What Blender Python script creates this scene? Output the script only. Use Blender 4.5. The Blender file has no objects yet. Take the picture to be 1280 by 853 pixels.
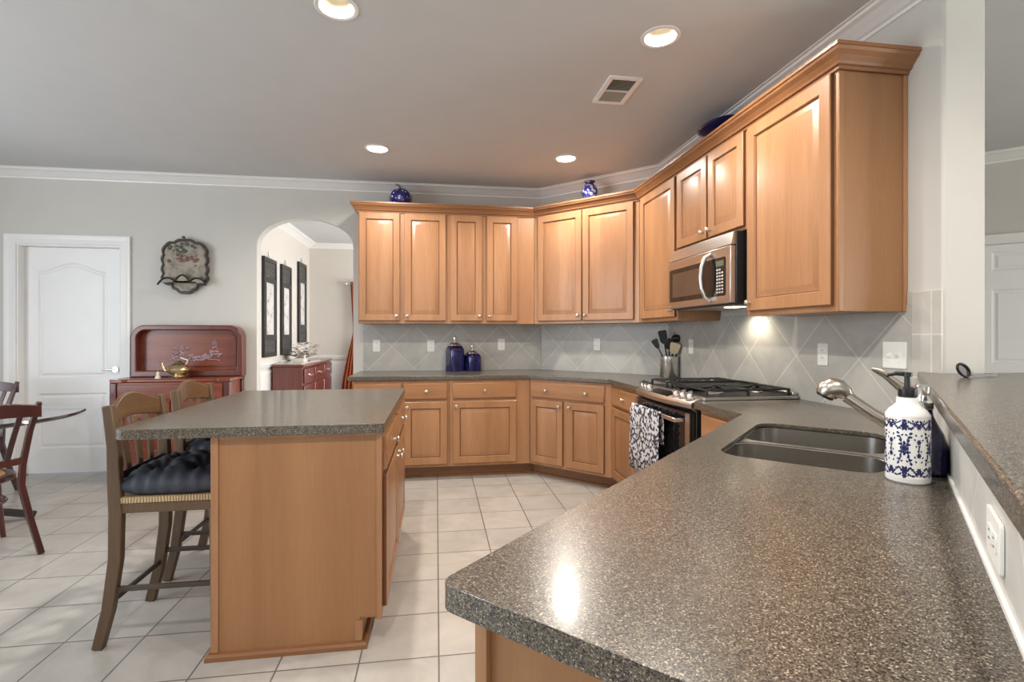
import bpy, bmesh, math, random
from mathutils import Vector, Matrix
random.seed(7)
PI = math.pi
SC = bpy.context.scene
COL = SC.collection
S2 = math.sqrt(2)

# ------------------------------------------------------------------ camera, world, light, exposure
cam_d = bpy.data.cameras.new('camera')
cam = bpy.data.objects.new('camera', cam_d); COL.objects.link(cam)
cam.location = (0, 0, 1.275)
cam.rotation_euler = (PI/2, 0, -0.1482)
cam_d.sensor_width = 36.0
cam_d.lens = 36.0*634.2/1280.0
cam_d.shift_y = -(426.5-418.1)/1280.0
cam_d.clip_start = 0.02
SC.camera = cam

SC.view_settings.view_transform = 'Standard'
SC.view_settings.look = 'None'
SC.view_settings.gamma = 1.0
SC.view_settings.use_curve_mapping = False
SC.view_settings.exposure = 0.0
try:
    SC.cycles.use_denoising = True
    SC.cycles.max_bounces = 10
    SC.cycles.diffuse_bounces = 6
    SC.cycles.sample_clamp_indirect = 6.0
    SC.cycles.caustics_reflective = False
    SC.cycles.caustics_refractive = False
except Exception:
    pass

world = bpy.data.worlds.new('world'); SC.world = world
world.use_nodes = True
world.node_tree.nodes['Background'].inputs[0].default_value = (0.80, 0.88, 1.0, 1)
world.node_tree.nodes['Background'].inputs[1].default_value = 1.0

def area(name, loc, rot, sx, sy, power, color):
    d = bpy.data.lights.new(name, 'AREA'); d.shape = 'RECTANGLE'
    d.size = sx; d.size_y = sy; d.energy = power; d.color = color
    o = bpy.data.objects.new(name, d); COL.objects.link(o)
    o.location = loc; o.rotation_euler = rot
    return o
WARM = (1.0, 0.915, 0.82)
DAY = (0.87, 0.935, 1.0)
# area lights added at assumed unseen windows (behind the camera, breakfast side, dining room, hall)
area('added_daylight_rear', (-1.0, -3.12, 1.45), (PI/2, 0, 0), 4.4, 2.0, 40, (1.0, 0.97, 0.93))
area('added_daylight_left', (-4.62, 1.6, 1.45), (PI/2, 0, -PI/2), 3.0, 1.9, 108, DAY)
area('added_daylight_dining', (1.42, 7.0, 1.5), (PI/2, 0, PI/2), 1.8, 1.8, 112, (1.0, 0.985, 0.97))
area('added_daylight_hall', (5.9, -0.9, 1.5), (PI/2, 0, PI/2), 1.8, 1.8, 140, (1.0, 0.96, 0.90))
CAN_POWER = 100.0

# ------------------------------------------------------------------ dimensions
B, R, D = 5.118, 2.012, 6.187          # back wall y, right wall x, 45 degree wall x+y
CEIL = 2.737
T = 0.914                              # worktop height
UB = 1.373                             # underside of wall cabinets

# ------------------------------------------------------------------ materials
MATS = {}
def nmat(name):
    m = bpy.data.materials.new(name); m.use_nodes = True
    nt = m.node_tree; b = nt.nodes['Principled BSDF']
    MATS[name] = m
    return m, nt, b
def N(nt, t, **kw):
    n = nt.nodes.new(t)
    for k, v in kw.items():
        setattr(n, k, v)
    return n
def L(nt, a, b): nt.links.new(a, b)
def setp(b, color=None, rough=None, metal=None, spec=None, coat=None, trans=None, emis=None, estr=None, ior=None, coatr=None):
    I = b.inputs
    if color is not None: I['Base Color'].default_value = (*color, 1)
    if rough is not None: I['Roughness'].default_value = rough
    if metal is not None: I['Metallic'].default_value = metal
    if spec is not None: I['Specular IOR Level'].default_value = spec
    if coat is not None: I['Coat Weight'].default_value = coat
    if coatr is not None: I['Coat Roughness'].default_value = coatr
    if trans is not None: I['Transmission Weight'].default_value = trans
    if ior is not None: I['IOR'].default_value = ior
    if emis is not None:
        I['Emission Color'].default_value = (*emis, 1); I['Emission Strength'].default_value = estr
def ramp(nt, stops):
    r = N(nt, 'ShaderNodeValToRGB')
    el = r.color_ramp.elements
    while len(el) > 1: el.remove(el[-1])
    el[0].position = stops[0][0]; el[0].color = (*stops[0][1], 1)
    for p, c in stops[1:]:
        e = el.new(p); e.color = (*c, 1)
    return r
def coords(nt, scale=(1, 1, 1), rot=(0, 0, 0), loc=(0, 0, 0), kind='Object'):
    tc = N(nt, 'ShaderNodeTexCoord'); mp = N(nt, 'ShaderNodeMapping')
    mp.inputs['Scale'].default_value = scale; mp.inputs['Rotation'].default_value = rot; mp.inputs['Location'].default_value = loc
    L(nt, tc.outputs[kind], mp.inputs['Vector'])
    return mp
def noise(nt, vec, scale, detail=4, rough=0.5, dist=0.0):
    n = N(nt, 'ShaderNodeTexNoise'); n.inputs['Scale'].default_value = scale
    n.inputs['Detail'].default_value = detail; n.inputs['Roughness'].default_value = rough
    n.inputs['Distortion'].default_value = dist
    if vec is not None: L(nt, vec, n.inputs['Vector'])
    return n
def bump(nt, b, h, strength, dist=0.01):
    n = N(nt, 'ShaderNodeBump'); n.inputs['Strength'].default_value = strength; n.inputs['Distance'].default_value = dist
    L(nt, h, n.inputs['Height']); L(nt, n.outputs['Normal'], b.inputs['Normal'])
    return n

def plain(name, color, rough=0.5, metal=0.0, vary=0.06, nscale=6.0, bmp=0.0, bscale=200, **kw):
    """solid colour with a slight procedural mottling"""
    m, nt, b = nmat(name); setp(b, color, rough, metal, **kw)
    mp = coords(nt)
    n = noise(nt, mp.outputs[0], nscale, 5)
    r = ramp(nt, [(0.3, tuple(c*(1-vary) for c in color)), (0.7, tuple(min(1, c*(1+vary)) for c in color))])
    L(nt, n.outputs['Fac'], r.inputs[0]); L(nt, r.outputs[0], b.inputs['Base Color'])
    if bmp:
        n2 = noise(nt, mp.outputs[0], bscale, 3)
        bump(nt, b, n2.outputs['Fac'], bmp, 0.002)
    return m

def wood(name, c0, c1, axis='z', rough=0.38, coat=0.25, fine=26, rnd=0.10, spec=0.4):
    m, nt, b = nmat(name); setp(b, c0, rough, coat=coat, coatr=0.25, spec=spec)
    st = {'z': (1, 1, 0.07), 'x': (0.07, 1, 1), 'y': (1, 0.07, 1)}[axis]
    oi = N(nt, 'ShaderNodeObjectInfo')
    tc = N(nt, 'ShaderNodeTexCoord')
    mul = N(nt, 'ShaderNodeMath', operation='MULTIPLY'); mul.inputs[1].default_value = 37.0
    L(nt, oi.outputs['Random'], mul.inputs[0])
    add = N(nt, 'ShaderNodeVectorMath', operation='ADD')
    L(nt, tc.outputs['Object'], add.inputs[0]); L(nt, mul.outputs[0], add.inputs[1])
    mp = N(nt, 'ShaderNodeMapping'); mp.inputs['Scale'].default_value = st
    L(nt, add.outputs[0], mp.inputs['Vector'])
    n1 = noise(nt, mp.outputs[0], 7, 3, 0.5, 0.6)
    n2 = noise(nt, mp.outputs[0], fine*4, 6, 0.6, 0.2)
    mx = N(nt, 'ShaderNodeMath', operation='MULTIPLY_ADD'); mx.inputs[1].default_value = 0.35
    L(nt, n2.outputs['Fac'], mx.inputs[0])
    m2 = N(nt, 'ShaderNodeMath', operation='MULTIPLY'); m2.inputs[1].default_value = 0.65
    L(nt, n1.outputs['Fac'], m2.inputs[0]); L(nt, m2.outputs[0], mx.inputs[2])
    r = ramp(nt, [(0.30, c1), (0.52, tuple((a+b2)/2 for a, b2 in zip(c0, c1))), (0.70, c0)])
    L(nt, mx.outputs[0], r.inputs[0])
    hsv = N(nt, 'ShaderNodeHueSaturation')
    ma = N(nt, 'ShaderNodeMath', operation='MULTIPLY_ADD'); ma.inputs[1].default_value = rnd; ma.inputs[2].default_value = 1-rnd/2
    L(nt, oi.outputs['Random'], ma.inputs[0]); L(nt, ma.outputs[0], hsv.inputs['Value'])
    L(nt, r.outputs[0], hsv.inputs['Color']); L(nt, hsv.outputs[0], b.inputs['Base Color'])
    bump(nt, b, n2.outputs['Fac'], 0.05, 0.002)
    return m

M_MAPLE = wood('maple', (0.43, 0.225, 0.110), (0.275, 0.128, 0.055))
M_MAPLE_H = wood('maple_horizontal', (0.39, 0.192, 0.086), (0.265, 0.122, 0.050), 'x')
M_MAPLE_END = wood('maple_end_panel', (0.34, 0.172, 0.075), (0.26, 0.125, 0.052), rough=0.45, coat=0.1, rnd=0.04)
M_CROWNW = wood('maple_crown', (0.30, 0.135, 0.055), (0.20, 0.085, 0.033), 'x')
M_OAK = wood('weathered_oak', (0.150, 0.092, 0.050), (0.062, 0.038, 0.022), 'z', rough=0.5, coat=0.15, rnd=0.1)
M_OAK_H = wood('weathered_oak_rail', (0.175, 0.090, 0.036), (0.070, 0.038, 0.018), 'y', rough=0.45, coat=0.2)
M_DARKRAIL = wood('dark_oak', (0.06, 0.042, 0.03), (0.03, 0.022, 0.017), 'y', rough=0.5)
M_ROSE = wood('rosewood', (0.30, 0.070, 0.026), (0.09, 0.017, 0.010), 'x', rough=0.28, coat=0.3, fine=14)
M_ROSED = wood('rosewood_frame', (0.16, 0.036, 0.022), (0.065, 0.014, 0.010), 'z', rough=0.28, coat=0.5)
M_CHERRY = wood('dark_cherry', (0.19, 0.040, 0.030), (0.085, 0.018, 0.015), 'z', rough=0.25, coat=0.6)
M_CHAIR = wood('chair_wood', (0.090, 0.024, 0.020), (0.04, 0.013, 0.011), 'z', rough=0.28, coat=0.5)
M_CHAIRT = wood('chair_splat', (0.36, 0.17, 0.075), (0.22, 0.095, 0.04), 'z', rough=0.3, coat=0.4)
M_TABLE = plain('table_black', (0.03, 0.025, 0.024), 0.08, coat=0.6, coatr=0.03)

M_WALL = plain('wall_paint', (0.61, 0.60, 0.56), 0.75, vary=0.015, bmp=0.08, bscale=160)
M_WALLC = plain('wall_cream', (0.66, 0.62, 0.565), 0.75, vary=0.015)
M_CEIL = plain('ceiling_paint', (0.59, 0.60, 0.61), 0.85, vary=0.015, bmp=0.05, bscale=120)
M_TRIM = plain('white_trim', (0.84, 0.84, 0.83), 0.35, vary=0.01)
M_DOOR = plain('white_door', (0.86, 0.86, 0.855), 0.38, vary=0.012)
M_PLATE = plain('white_plastic', (0.84, 0.84, 0.80), 0.35, vary=0.01)
M_NICKEL = plain('satin_nickel', (0.72, 0.69, 0.63), 0.28, 1.0, vary=0.03)
M_CHROME = plain('chrome', (0.85, 0.85, 0.85), 0.1, 1.0, vary=0.02)
M_BLACK = plain('black_plastic', (0.013, 0.013, 0.014), 0.35, vary=0.1)
M_IRON = plain('cast_iron', (0.02, 0.02, 0.02), 0.45, 0.2, vary=0.15, bmp=0.2, bscale=300)
M_GLASSBLK = plain('black_glass', (0.010, 0.009, 0.009), 0.06, vary=0.1, spec=0.6)
M_DARKGAP = plain('dark_recess', (0.012, 0.010, 0.010), 0.7)
M_NAVY = plain('navy_fabric', (0.026, 0.032, 0.048), 0.6, vary=0.18, nscale=30, bmp=0.25, bscale=500)
M_RUSH = None
M_BRASS = plain('aged_brass', (0.56, 0.44, 0.24), 0.28, 1.0, vary=0.15, nscale=12)
M_SILVER = plain('silver', (0.86, 0.83, 0.80), 0.16, 1.0, vary=0.05)
M_COBALT = plain('cobalt_glaze', (0.018, 0.020, 0.16), 0.10, vary=0.2, coat=0.6)
M_COBALTD = plain('cobalt_dish', (0.008, 0.010, 0.075), 0.12, vary=0.15, coat=0.6)
M_CURTAIN = plain('rust_curtain', (0.36, 0.085, 0.03), 0.7, vary=0.15, nscale=20)
M_CREAMUT = plain('cream_silicone', (0.62, 0.52, 0.33), 0.5)
M_BEIGE = plain('ivory', (0.75, 0.68, 0.56), 0.4)
M_MARBLE = plain('pale_marble', (0.70, 0.66, 0.60), 0.15, vary=0.12, nscale=9)
M_BURNER = plain('burner_alloy', (0.35, 0.33, 0.31), 0.4, 0.8)
M_DRAIN = plain('drain_steel', (0.5, 0.5, 0.5), 0.25, 1.0)

def steel(name, color, rough, st=(1, 0.02, 1), bs=0.12):
    m, nt, b = nmat(name); setp(b, color, rough, 1.0)
    mp = coords(nt, st)
    n = noise(nt, mp.outputs[0], 300, 4)
    r = ramp(nt, [(0.3, tuple(c*0.93 for c in color)), (0.7, tuple(min(1, c*1.05) for c in color))])
    L(nt, n.outputs['Fac'], r.inputs[0]); L(nt, r.outputs[0], b.inputs['Base Color'])
    bump(nt, b, n.outputs['Fac'], bs, 0.0006)
    return m
M_STEEL = steel('brushed_steel', (0.60, 0.57, 0.54), 0.28, (0.02, 1, 1))
M_SINK = steel('sink_steel', (0.44, 0.42, 0.385), 0.24, (1, 1, 0.03))
M_CROCK = steel('crock_steel', (0.66, 0.64, 0.61), 0.22, (1, 1, 0.02))

def counter_mat(name, base, dark, light):
    m, nt, b = nmat(name); setp(b, base, 0.28, spec=0.5, coat=0.24, coatr=0.13)
    mp = coords(nt)
    v1 = N(nt, 'ShaderNodeTexVoronoi'); v1.inputs['Scale'].default_value = 530
    L(nt, mp.outputs[0], v1.inputs['Vector'])
    sep = N(nt, 'ShaderNodeSeparateColor'); L(nt, v1.outputs['Color'], sep.inputs[0])
    r = ramp(nt, [(0.0, dark), (0.30, tuple(c*0.75 for c in base)), (0.52, base), (0.78, tuple(c*1.35 for c in base)), (0.88, tuple(c*2.1 for c in base)), (0.95, light)])
    r.color_ramp.interpolation = 'CONSTANT'
    L(nt, sep.outputs[0], r.inputs[0])
    n = noise(nt, mp.outputs[0], 130, 2)
    r2 = ramp(nt, [(0.35, (0.8, 0.8, 0.8)), (0.65, (1.15, 1.13, 1.1))])
    L(nt, n.outputs['Fac'], r2.inputs[0])
    mx = N(nt, 'ShaderNodeMix', data_type='RGBA', blend_type='MULTIPLY'); mx.inputs[0].default_value = 1.0
    L(nt, r.outputs[0], mx.inputs[6]); L(nt, r2.outputs[0], mx.inputs[7])
    L(nt, mx.outputs[2], b.inputs['Base Color'])
    return m
M_COUNTER = counter_mat('speckled_counter', (0.106, 0.091, 0.070), (0.012, 0.011, 0.010), (0.36, 0.32, 0.265))

def tile_mat(name, bw, bh, mortar, c1, c2, cm, rot=0.0, plane='xy', rough=0.35, mott=0.16):
    m, nt, b = nmat(name); setp(b, c1, rough, spec=0.4)
    tc = N(nt, 'ShaderNodeTexCoord')
    vec = tc.outputs['Object']
    if plane == 'xz':
        sx = N(nt, 'ShaderNodeSeparateXYZ'); cx = N(nt, 'ShaderNodeCombineXYZ')
        L(nt, vec, sx.inputs[0]); L(nt, sx.outputs[0], cx.inputs[0]); L(nt, sx.outputs[2], cx.inputs[1])
        vec = cx.outputs[0]
    mp = N(nt, 'ShaderNodeMapping'); mp.inputs['Rotation'].default_value = (0, 0, rot)
    L(nt, vec, mp.inputs['Vector'])
    br = N(nt, 'ShaderNodeTexBrick'); br.offset = 0.0; br.squash = 1.0
    br.inputs['Scale'].default_value = 1.0; br.inputs['Brick Width'].default_value = bw; br.inputs['Row Height'].default_value = bh
    br.inputs['Mortar Size'].default_value = mortar; br.inputs['Mortar Smooth'].default_value = 0.15
    br.inputs['Color1'].default_value = (*c1, 1); br.inputs['Color2'].default_value = (*c2, 1); br.inputs['Mortar'].default_value = (*cm, 1)
    L(nt, mp.outputs[0], br.inputs['Vector'])
    n = noise(nt, vec, 5.0, 6, 0.6, 0.8)
    r = ramp(nt, [(0.3, (1-mott, 1-mott, 1-mott*1.05)), (0.7, (1+mott*0.5,)*3)])
    L(nt, n.outputs['Fac'], r.inputs[0])
    mx = N(nt, 'ShaderNodeMix', data_type='RGBA', blend_type='MULTIPLY'); mx.inputs[0].default_value = 1.0
    L(nt, br.outputs['Color'], mx.inputs[6]); L(nt, r.outputs[0], mx.inputs[7])
    L(nt, mx.outputs[2], b.inputs['Base Color'])
    inv = N(nt, 'ShaderNodeMath', operation='SUBTRACT'); inv.inputs[0].default_value = 1.0
    L(nt, br.outputs['Fac'], inv.inputs[1])
    bump(nt, b, inv.outputs[0], 0.5, 0.003)
    return m
M_FLOOR = tile_mat('floor_tile', 0.306, 0.3185, 0.0035, (0.475, 0.45, 0.41), (0.42, 0.40, 0.37), (0.15, 0.14, 0.13), rough=0.30)
M_SPLASH = tile_mat('diamond_tile', 0.305, 0.305, 0.0032, (0.50, 0.49, 0.455), (0.44, 0.435, 0.41), (0.66, 0.64, 0.58), PI/4, 'xz')
M_SPLASHSQ = tile_mat('square_tile', 0.30, 0.181, 0.0032, (0.56, 0.545, 0.50), (0.52, 0.505, 0.465), (0.72, 0.69, 0.62), 0.0, 'xz')

def blueglass(name):
    m, nt, b = nmat(name); setp(b, (0.012, 0.016, 0.11), 0.05, coat=0.7, spec=0.6)
    mp = coords(nt, (1, 1, 0.3)); n = noise(nt, mp.outputs[0], 14, 3)
    r = ramp(nt, [(0.3, (0.004, 0.005, 0.03)), (0.7, (0.016, 0.018, 0.12))]); L(nt, n.outputs['Fac'], r.inputs[0]); L(nt, r.outputs[0], b.inputs['Base Color'])
    return m
M_BLUEGLASS = blueglass('blue_glass')

def floral(name, bg, fg, scale, mid=None, squash=1.0, rough=0.25, thr=0.24):
    """blue and white leaf-and-flower print"""
    m, nt, b = nmat(name); setp(b, bg, rough)
    mp = coords(nt, (1, 1, squash))
    n0 = noise(nt, mp.outputs[0], scale*0.35, 2)
    mixv = N(nt, 'ShaderNodeMix', data_type='VECTOR'); mixv.inputs[0].default_value = 0.02
    L(nt, mp.outputs[0], mixv.inputs[4]); L(nt, n0.outputs['Color'], mixv.inputs[5])
    v = N(nt, 'ShaderNodeTexVoronoi'); v.inputs['Scale'].default_value = scale; L(nt, mixv.outputs[1], v.inputs['Vector'])
    v2 = N(nt, 'ShaderNodeTexVoronoi'); v2.inputs['Scale'].default_value = scale*2.6; L(nt, mixv.outputs[1], v2.inputs['Vector'])
    m1 = N(nt, 'ShaderNodeMath', operation='MULTIPLY'); L(nt, v.outputs['Distance'], m1.inputs[0]); m1.inputs[1].default_value = 9.0
    sn = N(nt, 'ShaderNodeMath', operation='SINE'); L(nt, m1.outputs[0], sn.inputs[0])
    ad = N(nt, 'ShaderNodeMath', operation='MULTIPLY_ADD'); ad.inputs[1].default_value = 0.28
    L(nt, sn.outputs[0], ad.inputs[0]); L(nt, v2.outputs['Distance'], ad.inputs[2])
    r = ramp(nt, [(0.0, fg), (thr, fg), (thr+0.06, mid or bg), (thr+0.13, bg)])
    L(nt, ad.outputs[0], r.inputs[0]); L(nt, r.outputs[0], b.inputs['Base Color'])
    return m
M_VASE = floral('blue_vase_print', (0.022, 0.024, 0.15), (0.30, 0.30, 0.42), 13, (0.10, 0.11, 0.26), rough=0.12)
M_TOWEL = floral('towel_print', (0.60, 0.59, 0.61), (0.035, 0.035, 0.055), 22, (0.20, 0.20, 0.24), rough=0.85, thr=0.36)
def speck(name, bg, fg, scale, thr, rough=0.1):
    m, nt, b = nmat(name); setp(b, bg, rough, coat=0.6)
    mp = coords(nt); v = N(nt, 'ShaderNodeTexVoronoi'); v.inputs['Scale'].default_value = scale; L(nt, mp.outputs[0], v.inputs['Vector'])
    r = ramp(nt, [(0, fg), (thr, fg), (thr+0.03, bg)]); L(nt, v.outputs['Distance'], r.inputs[0]); L(nt, r.outputs[0], b.inputs['Base Color'])
    return m
M_PUMPKIN = speck('pumpkin_glass', (0.016, 0.018, 0.17), (0.75, 0.78, 0.85), 26, 0.20)
def rush():
    m, nt, b = nmat('woven_rush'); setp(b, (0.45, 0.33, 0.18), 0.7)
    mp = coords(nt); w = N(nt, 'ShaderNodeTexWave'); w.inputs['Scale'].default_value = 28; w.inputs['Distortion'].default_value = 2.5; w.bands_direction = 'X'
    L(nt, mp.outputs[0], w.inputs['Vector'])
    r = ramp(nt, [(0.1, (0.20, 0.13, 0.065)), (0.6, (0.50, 0.37, 0.21))]); L(nt, w.outputs['Fac'], r.inputs[0]); L(nt, r.outputs[0], b.inputs['Base Color'])
    bump(nt, b, w.outputs['Fac'], 0.6, 0.004)
    return m
M_RUSH = rush()
def cane():
    m, nt, b = nmat('cane_seat'); setp(b, (0.55, 0.27, 0.10), 0.55)
    mp = coords(nt); c = N(nt, 'ShaderNodeTexChecker'); c.inputs['Scale'].default_value = 90
    c.inputs[1].default_value = (0.60, 0.31, 0.12, 1); c.inputs[2].default_value = (0.42, 0.19, 0.07, 1)
    L(nt, mp.outputs[0], c.inputs['Vector']); L(nt, c.outputs[0], b.inputs['Base Color'])
    return m
M_CANE = cane()
def plaque_mat():
    m, nt, b = nmat('painted_plaque'); setp(b, (0.5, 0.45, 0.37), 0.45)
    mp = coords(nt)
    n = noise(nt, mp.outputs[0], 13, 6, 0.65)
    r = ramp(nt, [(0.30, (0.07, 0.065, 0.045)), (0.42, (0.20, 0.175, 0.13)), (0.55, (0.32, 0.28, 0.215)), (0.72, (0.36, 0.30, 0.25))])
    L(nt, n.outputs['Fac'], r.inputs[0])
    L(nt, r.outputs[0], b.inputs['Base Color'])
    return m
M_PLAQUE = plaque_mat()
def porcelain():
    m, nt, b = nmat('porcelain_panel'); setp(b, (0.7, 0.69, 0.66), 0.2)
    mp = coords(nt, (1, 1, 0.7)); n = noise(nt, mp.outputs[0], 16, 5, 0.6)
    r = ramp(nt, [(0.40, (0.72, 0.70, 0.68)), (0.60, (0.60, 0.58, 0.57)), (0.66, (0.28, 0.22, 0.20)), (0.71, (0.5, 0.32, 0.28)), (0.76, (0.70, 0.68, 0.66))])
    L(nt, n.outputs['Fac'], r.inputs[0]); L(nt, r.outputs[0], b.inputs['Base Color'])
    return m
M_PORC = porcelain()
def fretwork():
    m, nt, b = nmat('carved_black_lacquer'); setp(b, (0.02, 0.02, 0.02), 0.35)
    mp = coords(nt); v = N(nt, 'ShaderNodeTexVoronoi'); v.inputs['Scale'].default_value = 55; L(nt, mp.outputs[0], v.inputs['Vector'])
    r = ramp(nt, [(0.22, (0.26, 0.27, 0.26)), (0.4, (0.012, 0.012, 0.013))]); L(nt, v.outputs['Distance'], r.inputs[0]); L(nt, r.outputs[0], b.inputs['Base Color'])
    bump(nt, b, v.outputs['Distance'], 0.8, 0.01)
    return m
M_FRET = fretwork()
def lampglow():
    m, nt, b = nmat('lamp_glow'); setp(b, (1, 0.95, 0.85), 0.4, emis=(1.0, 0.92, 0.80), estr=2.6); return m
M_GLOW = lampglow()
def canwhite():
    m, nt, b = nmat('can_reflector'); setp(b, (0.38, 0.34, 0.27), 0.55); return m
M_CAN = canwhite()
M_LCD = plain('display_glass', (0.10, 0.12, 0.085), 0.2)
M_KEYS = plain('keypad_print', (0.55, 0.55, 0.53), 0.4)
M_LENS = plain('work_light_lens', (0.9, 0.85, 0.7), 0.3, emis=(1.0, 0.85, 0.6), estr=6.0)

# ------------------------------------------------------------------ mesh builder
class MB:
    def __init__(s): s.bm = bmesh.new()
    def box(s, x0, x1, y0, y1, z0, z1):
        vs = [s.bm.verts.new((x, y, z)) for z in (z0, z1) for x, y in ((x0, y0), (x1, y0), (x1, y1), (x0, y1))]
        f = s.bm.faces.new
        f(vs[3::-1]); f(vs[4:])
        for i in range(4):
            j = (i+1) % 4; f((vs[i], vs[j], vs[4+j], vs[4+i]))
        return s
    def loft(s, loops, cap0=True, cap1=True, closed=True):
        rs = [[s.bm.verts.new(p) for p in lp] for lp in loops]
        n = len(rs[0])
        for a, b in zip(rs, rs[1:]):
            for i in range(n if closed else n-1):
                j = (i+1) % n
                try: s.bm.faces.new((a[i], a[j], b[j], b[i]))
                except ValueError: pass
        if cap0: s.bm.faces.new(rs[0][::-1])
        if cap1: s.bm.faces.new(rs[-1])
        return s
    def prism(s, poly, z0, z1, holes=(), xf=None):
        """polygon in (x, y) with holes extruded from z0 to z1; xf maps (x, y, z) to space"""
        xf = xf or (lambda x, y, z: (x, y, z))
        tmp = bmesh.new()
        edges = []
        for lp in [poly, *holes]:
            vs = [tmp.verts.new((p[0], p[1], 0)) for p in lp]
            edges += [tmp.edges.new((vs[i], vs[(i+1) % len(vs)])) for i in range(len(vs))]
        bmesh.ops.triangle_fill(tmp, use_beauty=True, use_dissolve=False, edges=edges)
        tmp.verts.ensure_lookup_table(); tmp.verts.index_update()
        top = [s.bm.verts.new(xf(v.co.x, v.co.y, z1)) for v in tmp.verts]
        bot = [s.bm.verts.new(xf(v.co.x, v.co.y, z0)) for v in tmp.verts]
        for fc in tmp.faces:
            idx = [v.index for v in fc.verts]
            s.bm.faces.new([top[i] for i in idx]); s.bm.faces.new([bot[i] for i in idx[::-1]])
        for e in tmp.edges:
            if len(e.link_faces) == 1:
                a, b = e.verts[0].index, e.verts[1].index
                s.bm.faces.new((top[a], top[b], bot[b], bot[a]))
        tmp.free()
        return s
    def lathe(s, prof, c=(0, 0, 0), seg=24, axis='z', sx=1.0, sy=1.0, sq=None, cap=True):
        loops = []
        for r, h in prof:
            r = max(r, 1e-4); lp = []
            for i in range(seg):
                t = 2*PI*i/seg; cx, sy_ = math.cos(t), math.sin(t)
                if sq:
                    k = (abs(cx)**sq+abs(sy_)**sq)**(-1.0/sq); cx *= k; sy_ *= k
                u, v = r*cx*sx, r*sy_*sy
                if axis == 'z': p = (c[0]+u, c[1]+v, c[2]+h)
                elif axis == 'y': p = (c[0]+u, c[1]+h, c[2]+v)
                else: p = (c[0]+h, c[1]+u, c[2]+v)
                lp.append(p)
            loops.append(lp)
        return s.loft(loops, cap, cap)
    def tube(s, pts, rad, seg=10, flat=None):
        """sweep a circle (or ellipse via flat=(a,b)) along pts; rad a number or list"""
        P = [Vector(p) for p in pts]; n = len(P)
        rad = rad if isinstance(rad, (list, tuple)) else [rad]*n
        t0 = (P[1]-P[0]).normalized()
        up = Vector((0, 0, 1)) if abs(t0.z) < 0.9 else Vector((1, 0, 0))
        nx = t0.cross(up).normalized()
        loops = []
        for i in range(n):
            t = (P[min(i+1, n-1)]-P[max(i-1, 0)]).normalized()
            nx = (nx-t*nx.dot(t)).normalized(); ny = t.cross(nx)
            a, b = flat or (1, 1)
            loops.append([tuple(P[i]+nx*(rad[i]*a*math.cos(2*PI*k/seg))+ny*(rad[i]*b*math.sin(2*PI*k/seg))) for k in range(seg)])
        return s.loft(loops)
    def bar(s, pts, w, d, side=(0, 1, 0)):
        """sweep a rectangle w (along side) by d along pts"""
        P = [Vector(p) for p in pts]; n = len(P); sd = Vector(side).normalized()
        w = w if isinstance(w, (list, tuple)) else [w]*n
        d = d if isinstance(d, (list, tuple)) else [d]*n
        loops = []
        for i in range(n):
            t = (P[min(i+1, n-1)]-P[max(i-1, 0)]).normalized()
            a = (sd-t*sd.dot(t)).normalized(); b = t.cross(a)
            loops.append([tuple(P[i]+a*(w[i]/2*u)+b*(d[i]/2*v)) for u, v in ((-1, -1), (1, -1), (1, 1), (-1, 1))])
        return s.loft(loops)
    def ball(s, c, r, sx=1, sy=1, sz=1, seg=16):
        k = seg//2
        prof = [(r*math.sin(PI*i/k), -r*sz*math.cos(PI*i/k)) for i in range(k+1)]
        return s.lathe(prof, c, seg, 'z', sx, sy)
    def sweep(s, path, prof, close_back=True):
        """sweep profile [(offset to the right of the path, z)] along a 2-D path with mitres"""
        P = [Vector(p) for p in path]; n = len(P); loops = []
        for i in range(n):
            ds = []
            if i > 0: ds.append((P[i]-P[i-1]).normalized())
            if i < n-1: ds.append((P[i+1]-P[i]).normalized())
            ns = [Vector((d.y, -d.x)) for d in ds]
            m = sum(ns, Vector((0, 0))).normalized()
            k = 1.0/max(0.2, m.dot(ns[0]))
            loops.append([(P[i].x+m.x*o*k, P[i].y+m.y*o*k, z) for o, z in prof])
        return s.loft(loops, True, True, close_back)
    def build(s, name, mat, parent=None, smooth=False, bev=0.0, seg=2, sub=0, loc=None, rotz=None):
        bm = s.bm
        bmesh.ops.remove_doubles(bm, verts=bm.verts, dist=1e-6)
        bmesh.ops.recalc_face_normals(bm, faces=bm.faces)
        me = bpy.data.meshes.new(name); bm.to_mesh(me); bm.free()
        o = bpy.data.objects.new(name, me); COL.objects.link(o)
        if mat: me.materials.append(mat)
        if parent: o.parent = parent
        if loc: o.location = loc
        if rotz is not None: o.rotation_euler = (0, 0, rotz)
        if bev:
            md = o.modifiers.new('edge', 'BEVEL'); md.width = bev; md.segments = seg; md.limit_method = 'ANGLE'; md.angle_limit = math.radians(40)
        if sub:
            md = o.modifiers.new('smooth', 'SUBSURF'); md.levels = sub; md.render_levels = sub
        if smooth or sub or bev:
            for p in me.polygons: p.use_smooth = True
            if (smooth and not sub) or bev:
                try:
                    me.set_sharp_from_angle(angle=math.radians(38))
                except Exception: pass
        return o

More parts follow.
